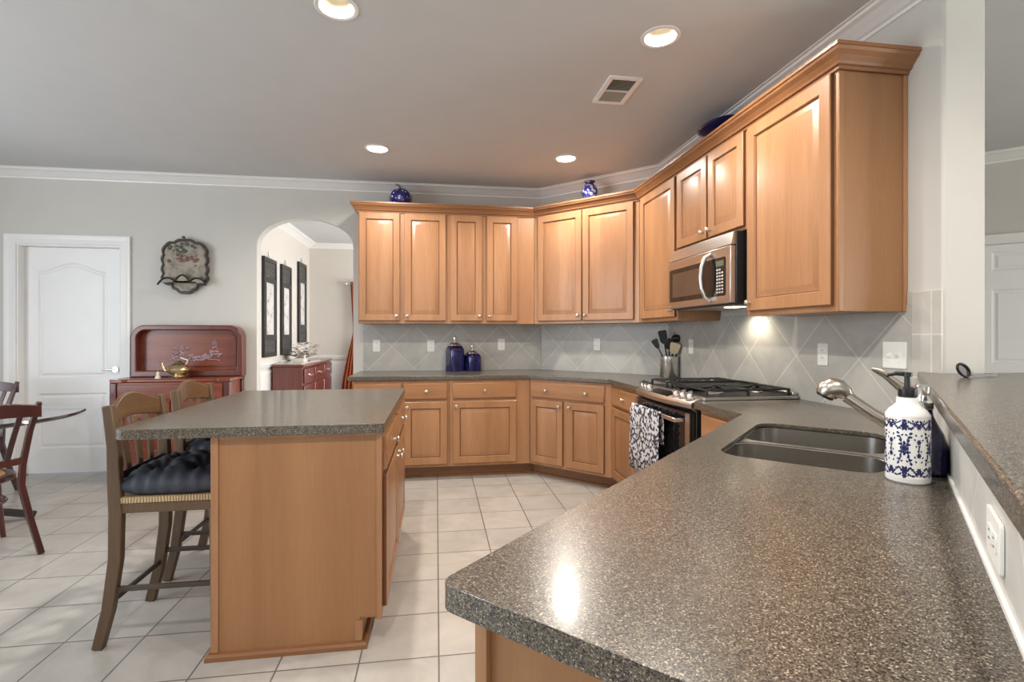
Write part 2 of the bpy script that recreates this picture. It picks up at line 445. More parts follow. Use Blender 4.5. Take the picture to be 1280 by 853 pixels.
def thing(name, label, cat, loc=(0, 0, 0), rotz=0.0, group=None):
    o = bpy.data.objects.new(name, None); COL.objects.link(o)
    o.empty_display_size = 0.1
    o.location = loc; o.rotation_euler = (0, 0, rotz)
    return tag(o, label, cat, group)
def tag(o, label, cat, group=None):
    o['label'] = label; o['category'] = cat
    if group: o['group'] = group
    return o
def struct(o, label=None, cat=None):
    o['kind'] = 'structure'
    o['label'] = label or o.name.replace('_', ' '); o['category'] = cat or o.name.split('_')[0]
    return o
def copy_tree(o, parent=None):
    c = o.copy(); COL.objects.link(c)
    if parent: c.parent = parent
    for ch in list(o.children): copy_tree(ch, c)
    return c
def P_ab(a, b): return ((a+b)/S2, (a-b)/S2)      # peninsula frame: a along the bar, b towards the bar
def circle(cx, cy, r, n=24): return [(cx+r*math.cos(2*PI*i/n), cy+r*math.sin(2*PI*i/n)) for i in range(n)]
def rrect(x0, x1, y0, y1, r, n=6):
    pts = []
    for cx, cy, a0 in ((x1-r, y1-r, 0), (x0+r, y1-r, 90), (x0+r, y0+r, 180), (x1-r, y0+r, 270)):
        for i in range(n+1):
            a = math.radians(a0+90*i/n); pts.append((cx+r*math.cos(a), cy+r*math.sin(a)))
    return pts

# ================================================================== STRUCTURE
XZ = lambda x, y, z: (x, z, y)            # polygon (x, z) extruded along y
XL, YR, XF = -4.7, -3.2, 6.2              # left wall, rear wall, hall end
# floor
f = MB().box(XL-0.1-0.01, XF-0.01, YR-0.1-2.348, 9.0-2.348, -0.10, 0.0).build('floor', M_FLOOR, loc=(0.01, 2.348, 0))
struct(f, 'beige ceramic floor tiles in straight rows', 'floor')
# ceiling with holes for the recessed lamps
CANS = [(-0.44, 2.355), (1.088, 2.355), (-0.46, 4.10), (1.064, 4.10), (-0.42, 0.61), (1.11, 0.61)]  # last two lamps are added out of view to light the foreground
c = MB().prism([(XL-0.1, YR-0.1), (XF, YR-0.1), (XF, 9.0), (XL-0.1, 9.0)], CEIL, CEIL+0.02, [circle(x, y, 0.074, 28) for x, y in CANS]).build('ceiling', M_CEIL)
struct(c, 'smooth pale grey ceiling over the kitchen', 'ceiling')
# back wall with door opening and elliptical arch
DX0, DX1, DH = -3.70, -2.85, 2.085
AX0, AX1, AS, AR = -1.684, -0.800, 2.115, 0.278
arch = [(AX0, 0), (AX0, AS)] + [((AX0+AX1)/2-(AX1-AX0)/2*math.cos(PI*i/24), AS+AR*math.sin(PI*i/24)) for i in range(1, 24)] + [(AX1, AS), (AX1, 0)]
out = [(XL, 0), (DX0, 0), (DX0, DH), (DX1, DH), (DX1, 0)] + arch + [(1.069, 0), (1.069, CEIL), (XL, CEIL)]
o = MB().prism(out, B, B+0.11, xf=XZ).build('wall_back', M_WALL)
struct(o, 'pale grey back wall with door opening and rounded archway', 'wall')
o = MB().prism([(1.069, B), (R, D-R), (R+0.11, D-R+0.11), (1.18, B+0.11)], 0, CEIL).build('wall_diagonal', M_WALL)
struct(o, 'short angled wall behind the corner cabinets', 'wall')
WY = 1.755
o = MB().box(R, R+0.20, WY, D-R, 0, CEIL).build('wall_right', M_WALL, bev=0.012)
struct(o, 'pale right wall ending as a column by the bar', 'wall')
# other walls of the house (unseen window openings added for light)
def wall_with_hole(name, x0, x1, hole, xf, t0, t1, label, mat=M_WALL):
    w = MB().prism([(x0, 0), (x1, 0), (x1, CEIL), (x0, CEIL)], t0, t1, [hole] if hole else (), xf).build(name, mat)
    return struct(w, label, 'wall')
YZ = lambda x, y, z: (z, x, y)
wall_with_hole('wall_rear', XL, XF, [(-3.3, 0.45), (1.3, 0.45), (1.3, 2.45), (-3.3, 2.45)], XZ, YR-0.1, YR, 'rear wall with an added wide window opening behind the viewer')
wall_with_hole('wall_left', YR, B, [(0.0, 0.5), (3.2, 0.5), (3.2, 2.4), (0.0, 2.4)], YZ, XL-0.1, XL, 'left wall of the breakfast area with added unseen window opening')
wall_with_hole('wall_hall', YR, 2.0, [(-1.8, 0.6), (0.0, 0.6), (0.0, 2.4), (-1.8, 2.4)], YZ, XF-0.1, XF, 'far side wall of the adjoining hall with added unseen window opening')
o = MB().prism([(R+0.20, 5.788), (XF-0.1, 1.9), (XF-0.1, 2.05), (R+0.20, 5.93)], 0, CEIL).build('wall_hall_angled', M_WALL)
struct(o, 'angled wall of the adjoining hall with white panel door', 'wall')
# dining room
DXL, DYB = -2.03, 8.60
o = MB().box(DXL-0.1, DXL, B+0.11, DYB, 0, CEIL).build('wall_dining_left', M_WALLC); struct(o, 'cream dining room wall hung with three carved panels', 'wall')
o = MB().box(DXL-0.1, 1.6, DYB, DYB+0.1, 0, CEIL).build('wall_dining_back', M_WALLC); struct(o, 'cream far wall of the dining room', 'wall')
wall_with_hole('wall_dining_right', B+0.22, DYB, [(6.1, 0.6), (7.9, 0.6), (7.9, 2.4), (6.1, 2.4)], YZ, 1.5, 1.6, 'right dining room wall with added unseen window opening', M_WALLC)
# windows: white frames added in the unseen openings
def window(name, w, h, xf, label):
    m = MB()
    m.prism([(0, 0), (w, 0), (w, h), (0, h)], -0.03, 0.03, [[(0.05, 0.05), (w-0.05, 0.05), (w-0.05, h-0.05), (0.05, h-0.05)]], xf)
    o = m.build(name, M_TRIM); struct(o, label, 'window')
    k = MB(); nb = max(1, int(w/1.0))
    for i in range(1, nb): k.prism([(w*i/nb-0.025, 0.05), (w*i/nb+0.025, 0.05), (w*i/nb+0.025, h-0.05), (w*i/nb-0.025, h-0.05)], -0.02, 0.02, xf=xf)
    k.prism([(0.05, h/2-0.02), (w-0.05, h/2-0.02), (w-0.05, h/2+0.02), (0.05, h/2+0.02)], -0.015, 0.015, xf=xf)
    k.build('window_mullions', M_TRIM, o)
window('added_window_1', 4.6, 2.0, lambda x, y, z: (-3.3+x, YR-0.05+z, 0.45+y), 'added wide white framed window out of view behind the viewer')
window('added_window_2', 3.2, 1.9, lambda x, y, z: (XL-0.05+z, x, 0.5+y), 'added unseen white framed breakfast area window')
window('added_window_3', 1.8, 1.8, lambda x, y, z: (1.55+z, 6.1+x, 0.6+y), 'added unseen white framed dining room window')
window('added_window_4', 1.8, 1.8, lambda x, y, z: (XF-0.05+z, -1.8+x, 0.6+y), 'added unseen white framed hall window')

# ceiling crown moulding
CP = [(0.0, -0.070), (0.010, -0.070), (0.014, -0.058), (0.030, -0.054), (0.050, -0.040), (0.085, -0.020), (0.108, -0.014), (0.114, -0.005), (0.132, -0.004), (0.132, 0.0), (0.0, 0.0)]
CP = [(a, CEIL+z) for a, z in CP]
def crown(name, path, label):
    o = MB().sweep(path, CP).build(name, M_TRIM); struct(o, label, 'moulding'); return o
crown('trim_1', [(XL, B), (1.069, B), (R, D-R), (R, WY), (R+0.20, WY), (R+0.20, 3.5)], 'white crown moulding along the kitchen ceiling edge')
crown('trim_2', [(R+0.32, 5.668), (XF-0.1, 1.9)], 'white crown moulding along the hall ceiling')
crown('trim_3', [(DXL, B+0.11), (DXL, DYB), (1.5, DYB)], 'white crown moulding in the dining room')
# dining chair rail and wainscot cap
RP = [(0, 0.87), (0.012, 0.87), (0.02, 0.89), (0.03, 0.915), (0.03, 0.93), (0, 0.93)]
o = MB().sweep([(DXL, B+0.11), (DXL, DYB), (1.5, DYB)], RP).build('trim_4', M_TRIM); struct(o, 'white chair rail in the dining room', 'moulding')
o = MB().sweep([(DXL, B+0.11), (DXL, DYB), (1.5, DYB)], [(0, 0.0), (0.008, 0.0), (0.008, 0.80), (0.016, 0.80), (0.016, 0.83), (0, 0.83)]).build('trim_5', M_TRIM); struct(o, 'white wainscot below the dining room chair rail', 'moulding')
# baseboards
BP = [(0, 0), (0.014, 0), (0.014, 0.085), (0.008, 0.10), (0, 0.10)]
for nm, path, lb in (('baseboard_back', [(-2.78, B), (AX0, B)], 'white baseboard along the back wall behind the buffet'),
                     ('baseboard_back_left', [(XL, B), (-3.82, B)], 'white baseboard left of the white door'),
                     ('baseboard_hall', [(R+0.32, 5.668), (3.95, 4.038)], 'white baseboard along the hall wall')):
    o = MB().sweep(path, BP).build(nm, M_TRIM); struct(o, lb, 'baseboard')

# ---- doors
def panel_rings(m, loop, rings, y0, xf):
    """loop = outline points (x, z) of a door panel; rings = [(inset, depth)]"""
    cx = sum(p[0] for p in loop)/len(loop); x0 = min(p[0] for p in loop); x1 = max(p[0] for p in loop)
    z0 = min(p[1] for p in loop); z1 = max(p[1] for p in loop); cz = (z0+z1)/2
    loops = []
    for ins, d in rings:
        sx = 1-2*ins/(x1-x0); sz = 1-2*ins/(z1-z0)
        loops.append([xf(cx+(p[0]-cx)*sx, cz+(p[1]-cz)*sz, y0+d) for p in loop])
    m.loft(loops, False, True)
RINGS = [(0, 0), (0.012, 0.010), (0.022, 0.010), (0.040, 0.003), (0.05, 0.003)]
def archloop(x0, x1, z0, z1, rise):
    n = 16; pts = [(x0, z0), (x1, z0)]
    for i in range(n+1):
        t = i/n; x = x1+(x0-x1)*t
        pts.append((x, z1+rise*(0.5-0.5*math.cos(2*PI*t))))
    return pts
def rectloop(x0, x1, z0, z1): return [(x0, z0), (x1, z0), (x1, z1), (x0, z1)]
# door_1: two-panel arch-top door in the back wall; the leaf shuts at the far side of the jamb
DY = B+0.075
dw0, dw1 = DX0+0.019, DX1-0.014
a1 = archloop(-3.575, -3.012, 0.88, 1.85, 0.08)
a2 = rectloop(-3.575, -3.012, 0.235, 0.735)
m = MB().prism([(dw0, 0.012), (dw1, 0.012), (dw1, DH-0.018), (dw0, DH-0.018)], DY, DY+0.035, [a1, a2], XZ)
for lp in (a1, a2): panel_rings(m, lp, RINGS, DY, XZ)
door1 = m.build('door_1', M_DOOR); struct(door1, 'white two panel arch top door in the back wall', 'door')
h = MB().lathe([(0.0, 0.0), (0.026, 0.0), (0.026, 0.008), (0.012, 0.012), (0.011, 0.045), (0.0, 0.045)], (dw1-0.055, DY-0.045, 0.95), 20, 'y')
h.tube([(dw1-0.055, DY-0.040, 0.95), (dw1-0.10, DY-0.045, 0.952), (dw1-0.165, DY-0.042, 0.947)], [0.010, 0.009, 0.006])
h.build('door_handle', M_NICKEL, door1, smooth=True)
m = MB()
m.box(DX0, DX0+0.018, B-0.002, B+0.11, 0, DH-0.001); m.box(DX1-0.013, DX1, B-0.002, B+0.11, 0, DH-0.001); m.box(DX0+0.018, DX1-0.013, B-0.002, B+0.11, DH-0.016, DH-0.001)
m.build('door_jamb', M_TRIM, door1)
# casing (profile swept up, over, down)
def casing(name, x0, x1, zt, y, w, label, xf):
    m = MB(); prof = [(0, 0), (0, 0.012), (0.012, 0.019), (w*0.55, 0.016), (w*0.8, 0.022), (w, 0.022), (w, 0)]
    loops = []
    for cx, cz, sx, sz in ((x0, 0, -1, 0), (x0, zt, -1, 1), (x1, zt, 1, 1), (x1, 0, 1, 0)):
        loops.append([xf(cx+sx*o, cz+sz*o, y-d) for o, d in prof])
    m.loft(loops); o = m.build(name, M_TRIM); struct(o, label, 'moulding'); return o
casing('trim_6', DX0+0.006, DX1-0.006, DH-0.006, B, 0.088, 'white casing around the arch top door', XZ)
# door_2: six-panel door in the angled hall wall (local x along (1,-1), depth behind)
def hallxf(x, y, z): # x along wall, y up, z depth
    return (4.40+(x+z)/S2, 3.588+(-x+z)/S2, y)
HW = 0.80
pan = []
for xa, xb in ((0.105, 0.355), (0.445, 0.695)):
    for za, zb in ((1.79, 1.945), (1.04, 1.64), (0.22, 0.88)): pan.append(rectloop(xa, xb, za, zb))
m = MB().prism([(0, 0.01), (HW, 0.01), (HW, 2.0), (0, 2.0)], -0.012, 0.02, pan, hallxf)
for lp in pan: panel_rings(m, lp, RINGS, -0.012, hallxf)
door2 = m.build('door_2', M_DOOR); struct(door2, 'white six panel door in the hall beyond the bar', 'door')
h = MB(); h.ball(hallxf(HW-0.06, 0.95, -0.06), 0.027); h.tube([hallxf(HW-0.06, 0.95, -0.01), hallxf(HW-0.06, 0.95, -0.05)], 0.012); h.build('door_handle', M_NICKEL, door2, smooth=True)
casing('trim_7', -0.006, HW+0.006, 2.004, 0.0, 0.078, 'white casing around the hall door', hallxf)

# ---- tile backsplashes
def splash(name, w, h, loc, rotz, ox, label, mat=M_SPLASH, z0=T, t=0.008):
    """slab w long, its grid node at local x = 0; ox = local x of its left end"""
    o = MB().box(ox, ox+w, -t, 0, z0-1.155, z0-1.155+h).build(name, mat, loc=(loc[0], loc[1], 1.155), rotz=rotz)
    return struct(o, label, 'backsplash')
HS = UB-T+0.03
splash('trim_8', 1.064+0.705, HS, (-0.435, B), 0, -0.27, 'grey diamond tile backsplash on the back wall')
# diagonal wall: local x along (1,-1); starts at (1.069, B)
LD = (R-1.069)*S2
splash('trim_9', LD-0.010, HS, (1.069+0.21/S2, B-0.21/S2), -PI/4, -0.205, 'grey diamond tile backsplash on the angled wall')
# right wall: local x along -y
splash('trim_10', 4.170-1.888, HS+0.0, (R, 2.16), -PI/2, 2.16-4.170, 'grey diamond tile backsplash on the right wall')
o = MB().box(-1.887+0.0, -WY-0.004, -0.008, 0, -0.5, 0.181).build('trim_11', M_SPLASHSQ, loc=(R, 0, 1.275), rotz=-PI/2)
o.data.transform(Matrix.Translation((0, 0, 0))); struct(o, 'pale square tiles at the column end of the backsplash', 'backsplash')
o = MB().box(2.16-1.908, 2.16-1.888, -0.008, 0, HS+T-1.155+0.0005, 1.456-1.155).build('trim_12', M_SPLASHSQ, loc=(R, 2.16, 1.155), rotz=-PI/2)
struct(o, 'narrow tile strip beside the wall cabinet end', 'backsplash')

# ---- half wall under the bar with tile face
PF, PW = -0.7456/S2, 0.188/S2             # b of the worktop front edge and of the tile face
EA = 0.750/S2                             # a of the peninsula end
def lineY(bv, x): return x-bv*S2
a_end = EA+0.012
hw = [P_ab(a_end, PW), (R-0.001, lineY(PW, R-0.001)), (R-0.001, WY+0.001), (R+0.10, WY-0.002), P_ab(2.62, PW+0.15), P_ab(a_end, PW+0.15)]
hw = [P_ab(a_end, PW), (R-0.001, lineY(PW, R-0.001)), (R-0.001, lineY(PW+0.13, R-0.001)), P_ab(a_end, PW+0.13)]
o = MB().prism(hw, 0, 1.079).build('wall_bar', M_WALL); struct(o, 'half wall carrying the raised bar top', 'wall')
aw = (R+lineY(PW, R))/S2
M_BARTILE = tile_mat('bar_tile', 0.34, 0.34, 0.003, (0.60, 0.59, 0.56), (0.56, 0.555, 0.53), (0.74, 0.72, 0.67), PI/4, 'xz')
o = MB().box(0.0, aw-a_end-0.012, -0.006, 0, T+0.001, 1.079).build('trim_13', M_BARTILE, loc=(*P_ab(aw-0.012, PW), 0), rotz=PI/4+PI)
struct(o, 'white tile backsplash below the raised bar top', 'backsplash')
o = MB().box(0.0, aw-a_end-0.012, -0.012, -0.0062, T+0.0005, T+0.008).build('trim_14', M_TRIM, loc=(*P_ab(aw-0.012, PW), 0), rotz=PI/4+PI)
struct(o, 'white caulk line where tile meets the peninsula worktop', 'moulding')

# ================================================================== CABINETS
def knob(parent, x, z, y=-0.02, name='knob'):
    return MB().lathe([(0.0, 0.0), (0.008, -0.001), (0.0065, -0.006), (0.006, -0.013), (0.011, -0.017), (0.0145, -0.022), (0.013, -0.027), (0.007, -0.030), (0.0, -0.0305)], (x, y, z), 18, 'y').build(name, M_NICKEL, parent, smooth=True)
def rings_rect(m, x0, x1, z0, z1, yf, rings):
    loops = []
    for ins, d in rings:
        loops.append([(x0+ins, yf+d, z0+ins), (x1-ins, yf+d, z0+ins), (x1-ins, yf+d, z1-ins), (x0+ins, yf+d, z1-ins)])
    m.loft(loops)
M_GLAZE_SHADE = wood('brown_glaze_shade_line', (0.15, 0.062, 0.026), (0.10, 0.040, 0.017), rough=0.5, coat=0.1)  # brown glazing with groove and door-gap shade painted into the colour
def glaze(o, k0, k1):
    """brown glazing plus painted shade in the moulding groove and on side edges: ring faces k0..k1 of the door front"""
    o.data.materials.append(M_GLAZE_SHADE)
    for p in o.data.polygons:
        if 4*k0 <= p.index < 4*k1 or p.index < 4: p.material_index = 1  # side edge faces too, as painted shadow gaps between doors
def cab_door(parent, x0, x1, z0, z1, kx=None, kz=None, fw=0.058, yf=-0.020, t=0.0195):
    m = MB()
    fw = min(fw, (x1-x0)*0.27)
    rings_rect(m, x0, x1, z0, z1, yf, [(0.0, t), (0.0, 0.004), (0.004, 0.0), (fw, 0.0), (fw+0.004, 0.0095), (fw+0.0095, 0.011), (fw+0.016, 0.009), (fw+0.038, 0.001), (fw+0.041, 0.0005)])
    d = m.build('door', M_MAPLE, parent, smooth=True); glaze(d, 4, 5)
    if kx is not None: knob(d, kx, kz, yf)
    return d
def cab_drawer(parent, x0, x1, z0, z1, kxs, yf=-0.020, t=0.0195):
    m = MB()
    rings_rect(m, x0, x1, z0, z1, yf, [(0.0, t), (0.0, 0.006), (0.003, 0.0025), (0.010, 0.0), (0.012, 0.0)])
    d = m.build('drawer', M_MAPLE_H, parent, smooth=True)
    for kx in kxs: knob(d, kx, (z0+z1)/2, yf)
    return d
def cabinet(name, label, loc, rotz, foot, z0, z1, toe=None, group=None, cat='cabinet', ext=(0, 0)):
    """foot = footprint polygon in local x (along the face), y (into the wall)"""
    t = thing(name, label, cat, loc, rotz, group)
    m = MB()
    if toe:
        m.prism(foot, 0.115, z1)
        tf = [(x-ext[0], toe) if k == 0 else (x+ext[1], toe) if k == 1 else (x, y) for k, (x, y) in enumerate(foot)]
        b = m.build('carcass', M_MAPLE, t, bev=0.0015)
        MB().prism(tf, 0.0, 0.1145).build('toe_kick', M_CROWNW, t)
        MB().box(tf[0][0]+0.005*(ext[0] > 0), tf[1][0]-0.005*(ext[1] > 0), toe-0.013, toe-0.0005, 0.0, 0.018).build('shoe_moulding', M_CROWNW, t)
    else:
        m.prism(foot, z0, z1); m.build('carcass', M_MAPLE, t, bev=0.0015)
    return t
def rect(w, d): return [(0, 0), (w, 0), (w, d), (0, d)]
UT = 2.477
DT, DB = 2.39, 1.40
UD = 0.328
GU = 'maple wall cabinets'
# --- wall cabinets: back wall
c = cabinet('wall_cabinet', 'two door maple wall cabinet next to the archway', (-0.705, B-0.33, 0), 0, rect(0.812, UD), UB, UT, group=GU)
cab_door(c, 0.010, 0.374, DB, DT, 0.345, DB+0.045); cab_door(c, 0.415, 0.793, DB, DT, 0.443, DB+0.045)
c = cabinet('wall_cabinet', 'two door maple wall cabinet above the blue canisters', (0.1085, B-0.33, 0), 0, rect(0.8225, UD), UB, UT, group=GU)
cab_door(c, 0.022, 0.318, DB, DT, 0.292, DB+0.045); cab_door(c, 0.363, 0.656, DB, DT, 0.390, DB+0.045)
# --- wall cabinet on the angled wall
LU = (1.682-0.932)*S2
c = cabinet('wall_cabinet', 'two door maple wall cabinet on the angled wall under the blue vase', (0.932, B-0.33, 0), -PI/4, [(0.0015, 0), (LU-0.0015, 0), (LU+0.132, UD), (-0.132, UD)], UB, UT, group=GU)
cab_door(c, 0.050, 0.518, DB, DT, 0.488, DB+0.045); cab_door(c, 0.532, 1.012, DB, DT, 0.560, DB+0.045)
# --- wall cabinets: right wall
RX = 1.682
c = cabinet('wall_cabinet', 'single door maple wall cabinet left of the microwave', (RX, 4.036, 0), -PI/2, rect(0.674, UD), UB, UT, group=GU)
cab_door(c, 0.055, 0.655, DB, DT, 0.625, DB+0.045)
c = cabinet('wall_cabinet', 'short two door maple wall cabinet above the microwave', (RX, 3.36, 0), -PI/2, rect(0.808, UD), 1.852, UT, group=GU)
cab_door(c, 0.020, 0.408, 1.872, DT, 0.380, 1.915); cab_door(c, 0.430, 0.794, 1.872, DT, 0.458, 1.915)
c = cabinet('wall_cabinet', 'wide single door maple wall cabinet at the wall end with plain end panel', (RX, 2.55, 0), -PI/2, rect(0.63, UD), UB, UT, group=GU)
cab_door(c, 0.020, 0.608, DB, DT, 0.050, DB+0.045, fw=0.062)
MB().box(0.6302, 0.634, 0.0, UD-0.0005, UB+0.001, 2.391).build('end_panel', M_MAPLE_END, c)
for bx in ((0.6342, 0.637, 0.0, 0.022), (0.6342, 0.640, UD-0.020, UD-0.0005)):
    MB().box(*bx, UB+0.001, 2.391).build('end_trim', M_MAPLE, c, bev=0.001)
# --- cabinet crown
KP = [(0.0005, 2.392), (0.010, 2.392), (0.012, 2.404), (0.022, 2.408), (0.026, 2.418), (0.040, 2.436), (0.056, 2.450), (0.060, 2.462), (0.066, 2.464), (0.066, 2.478), (0.0005, 2.478)]
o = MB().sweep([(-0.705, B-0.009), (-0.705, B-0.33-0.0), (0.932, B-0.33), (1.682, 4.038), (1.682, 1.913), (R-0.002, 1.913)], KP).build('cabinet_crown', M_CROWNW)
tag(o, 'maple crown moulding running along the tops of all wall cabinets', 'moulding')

# --- base cabinets
GB = 'maple base cabinets'
BD = 0.628; KT = 0.115; BT = 0.875
FY = B-0.63
c = cabinet('base_cabinet', 'maple base cabinet by the archway mostly hidden behind the island', (-0.705, FY, 0), 0, rect(0.418, BD), 0, BT, KT, GB)
cab_drawer(c, 0.012, 0.402, 0.71, 0.849, [0.207]); cab_door(c, 0.012, 0.402, 0.14, 0.687, 0.372, 0.65)
c = cabinet('base_cabinet', 'narrow maple base cabinet with one drawer and door beside the island corner', (-0.286, FY, 0), 0, rect(0.404, BD), 0, BT, KT, GB)
cab_drawer(c, 0.008, 0.382, 0.71, 0.849, [0.20]); cab_door(c, 0.008, 0.382, 0.14, 0.687, 0.038, 0.645)
c = cabinet('base_cabinet', 'maple base cabinet with one wide door below the blue canisters', (0.119, FY, 0), 0, rect(0.714, BD), 0, BT, KT, GB, ext=(0, 0.0472))
cab_drawer(c, 0.025, 0.588, 0.71, 0.849, [0.306]); cab_door(c, 0.025, 0.588, 0.14, 0.687, 0.056, 0.645)
LB = (1.40-0.834)*S2
c = cabinet('base_cabinet', 'maple base cabinet on the angled wall with two doors and two knob drawer', (0.834, FY, 0), -PI/4, [(0.0015, 0), (LB-0.0015, 0), (LB+0.243, 0.607), (-0.268, 0.607)], 0, BT, KT, GB, ext=(0.0455, 0.0455))
cab_drawer(c, 0.015, 0.738, 0.715, 0.852, [0.185, 0.575]); cab_door(c, 0.015, 0.348, 0.14, 0.695, 0.318, 0.655); cab_door(c, 0.388, 0.735, 0.14, 0.695, 0.418, 0.655)
BX = 1.401
c = cabinet('base_cabinet', 'narrow maple base cabinet between the angled cabinet and the range', (BX, 3.922, 0), -PI/2, rect(0.586, BD-0.02), 0, BT, KT, GB, ext=(0.0472, 0))
cab_drawer(c, 0.030, 0.565, 0.715, 0.852, [0.3]); cab_door(c, 0.030, 0.565, 0.14, 0.695, 0.53, 0.655)
c = cabinet('base_cabinet', 'maple base cabinet right of the range mostly hidden by the peninsula', (BX, 2.535, 0), -PI/2, rect(0.40, BD-0.02), 0, BT, KT, GB)
cab_drawer(c, 0.030, 0.39, 0.60, 0.852, [0.21]); cab_door(c, 0.030, 0.39, 0.14, 0.58, 0.06, 0.54)
# peninsula: local x along the bar direction (a), y towards the bar (b)
PB0 = PF+0.035
PLEN = 1.80; PDEP = PW-PB0-0.003
ox, oy = P_ab(EA+0.058+PLEN, PB0)
# local x runs back along the bar towards the near end, local y towards the bar
c = cabinet('peninsula_cabinet', 'maple sink peninsula cabinet with plain end panel facing the viewer', (ox, oy, 0), PI/4+PI, [(0, 0), (PLEN, 0), (PLEN, PDEP), (0, PDEP)], 0, 0.66, 0.075, GB)
MB().prism([(0, 0), (PLEN, 0), (PLEN, PDEP), (0, PDEP)], 0.661, BT, [[(0.045, 0.022), (0.84, 0.022), (0.84, PDEP-0.012), (0.045, PDEP-0.012)]]).build('sink_rail', M_MAPLE, c)
for i in range(3): cab_door(c, 0.32+0.49*i, 0.79+0.49*i, 0.14, 0.845, 0.36+0.49*i, 0.80)
MB().box(PLEN+0.0005, PLEN+0.005, 0.0, PDEP, 0.0, BT).build('end_panel', M_MAPLE_END, c)
for y0 in (0.0, PDEP-0.022): MB().box(PLEN+0.0055, PLEN+0.016, y0, y0+0.022, 0.0, BT).build('end_trim', M_MAPLE, c, bev=0.001)

# ================================================================== WORKTOPS
CT0 = 0.876
left_poly = [(-0.745, B-0.655), (0.8235, B-0.655), (1.37, 3.9165), (1.37, 3.338), (R-0.010, 3.338), (R-0.010, D-R-0.008), (1.065, B-0.010), (-0.745, B-0.010)]
o = MB().prism(left_poly, CT0, T).build('countertop', M_COUNTER, bev=0.006, seg=3)
tag(o, 'dark speckled worktop along the back and angled walls', 'countertop')
# sink cut-out in the peninsula
SA0, SA1, SB0, SB1 = 1.605, 2.285, -0.420, -0.005
hole = [P_ab(a, b) for a, b in rrect(SA0, SA1, SB0, SB1, 0.075, 6)]
hole2 = [P_ab(a, b) for a, b in rrect(SA0-0.034, SA1+0.034, SB0-0.028, SB1+0.028, 0.09, 6)]
FB = PF
def corner(a, b, r=0.025, n=5):
    # rounded near corner of the peninsula between the end edge (a = const) and the front edge (b = const)
    return [P_ab(a+r-r*math.cos(PI/2*i/n), b+r-r*math.sin(PI/2*i/n)) for i in range(n+1)]
rp = [P_ab(EA, PW-0.003)] + corner(EA, FB) + [(1.37, lineY(FB, 1.37)), (1.37, 2.552), (R-0.010, 2.552), (R-0.010, lineY(PW-0.008, R-0.010))]
def stepped_slab(poly, h1, h2, z0, zm, z1):
    m = MB(); bm = m.bm
    def fill(loops, z):
        ed, rings = [], []
        for lp in loops:
            vs = [bm.verts.new((x, y, z)) for x, y in lp]; rings.append(vs)
            ed += [bm.edges.new((vs[i], vs[(i+1) % len(vs)])) for i in range(len(vs))]
        bmesh.ops.triangle_fill(bm, use_beauty=True, use_dissolve=False, edges=ed)
        return rings
    def wall(a, b):
        for i in range(len(a)):
            j = (i+1) % len(a); bm.faces.new((a[i], a[j], b[j], b[i]))
    top = fill([poly, h1], z1); bot = fill([poly, h2], z0)
    mid1 = [bm.verts.new((x, y, zm)) for x, y in h1]; mid2 = [bm.verts.new((x, y, zm)) for x, y in h2]
    wall(top[0], bot[0]); wall(top[1], mid1); wall(mid1, mid2); wall(mid2, bot[1])
    return m
o = stepped_slab(rp, hole, hole2, CT0, T-0.013, T).build('countertop', M_COUNTER, bev=0.005, seg=3)
tag(o, 'dark speckled peninsula worktop with the sink in the foreground', 'countertop')
# bar top
barp = [P_ab(0.722/S2, 0.143/S2), (R-0.006, lineY(0.143/S2, R-0.006)), (R-0.006, WY-0.004), (2.555, WY-0.004), P_ab(0.722/S2, 0.80/S2)]
o = MB().prism(barp, 1.080, 1.118).build('bar_top', M_COUNTER, bev=0.006, seg=3)
tag(o, 'raised dark speckled bar top on the half wall at right', 'countertop')

# ================================================================== ISLAND
IX0, IX1, IY0, IY1 = -0.870, -0.222, 2.135, 3.40
isl = thing('kitchen_island', 'maple kitchen island cabinet with plain front panel and doors on its right side', 'island', (IX0, IY0, 0))
w, d = IX1-IX0, IY1-IY0
m = MB(); m.box(0, w, 0.006, d, 0.115, BT); m.build('carcass', M_MAPLE, isl)
m = MB(); m.box(0, w-0.075, 0.006, d, 0, 0.1145); m.build('plinth', M_MAPLE_END, isl)
m = MB(); m.prism([(0.028, 0.012), (w-0.085, 0.012), (w-0.085, 0.125), (w-0.020, 0.125), (w-0.020, BT-0.012), (0.028, BT-0.012)], 0.0, 0.0055, xf=XZ); m.build('end_panel', M_MAPLE_END, isl)
for bx in ((0, 0.0275, -0.006, 0.0055, 0.03, BT-0.001), (w-0.0195, w+0.0015, -0.006, 0.0055, 0.11, BT-0.001), (w-0.105, w-0.0755, -0.006, 0.0055, 0.03, 0.109), (0.028, w-0.02, -0.004, 0.0055, BT-0.0115, BT-0.001)):
    MB().box(*bx).build('end_trim', M_MAPLE, isl, bev=0.001)
m = MB(); m.sweep([(-0.003, d), (-0.003, -0.001), (w-0.072, -0.001), (w-0.072, d)][::1], [(0.0, 0.0), (0.016, 0.0), (0.016, 0.016), (0.011, 0.025), (0.0, 0.028)]); m.build('shoe_moulding', M_CROWNW, isl)
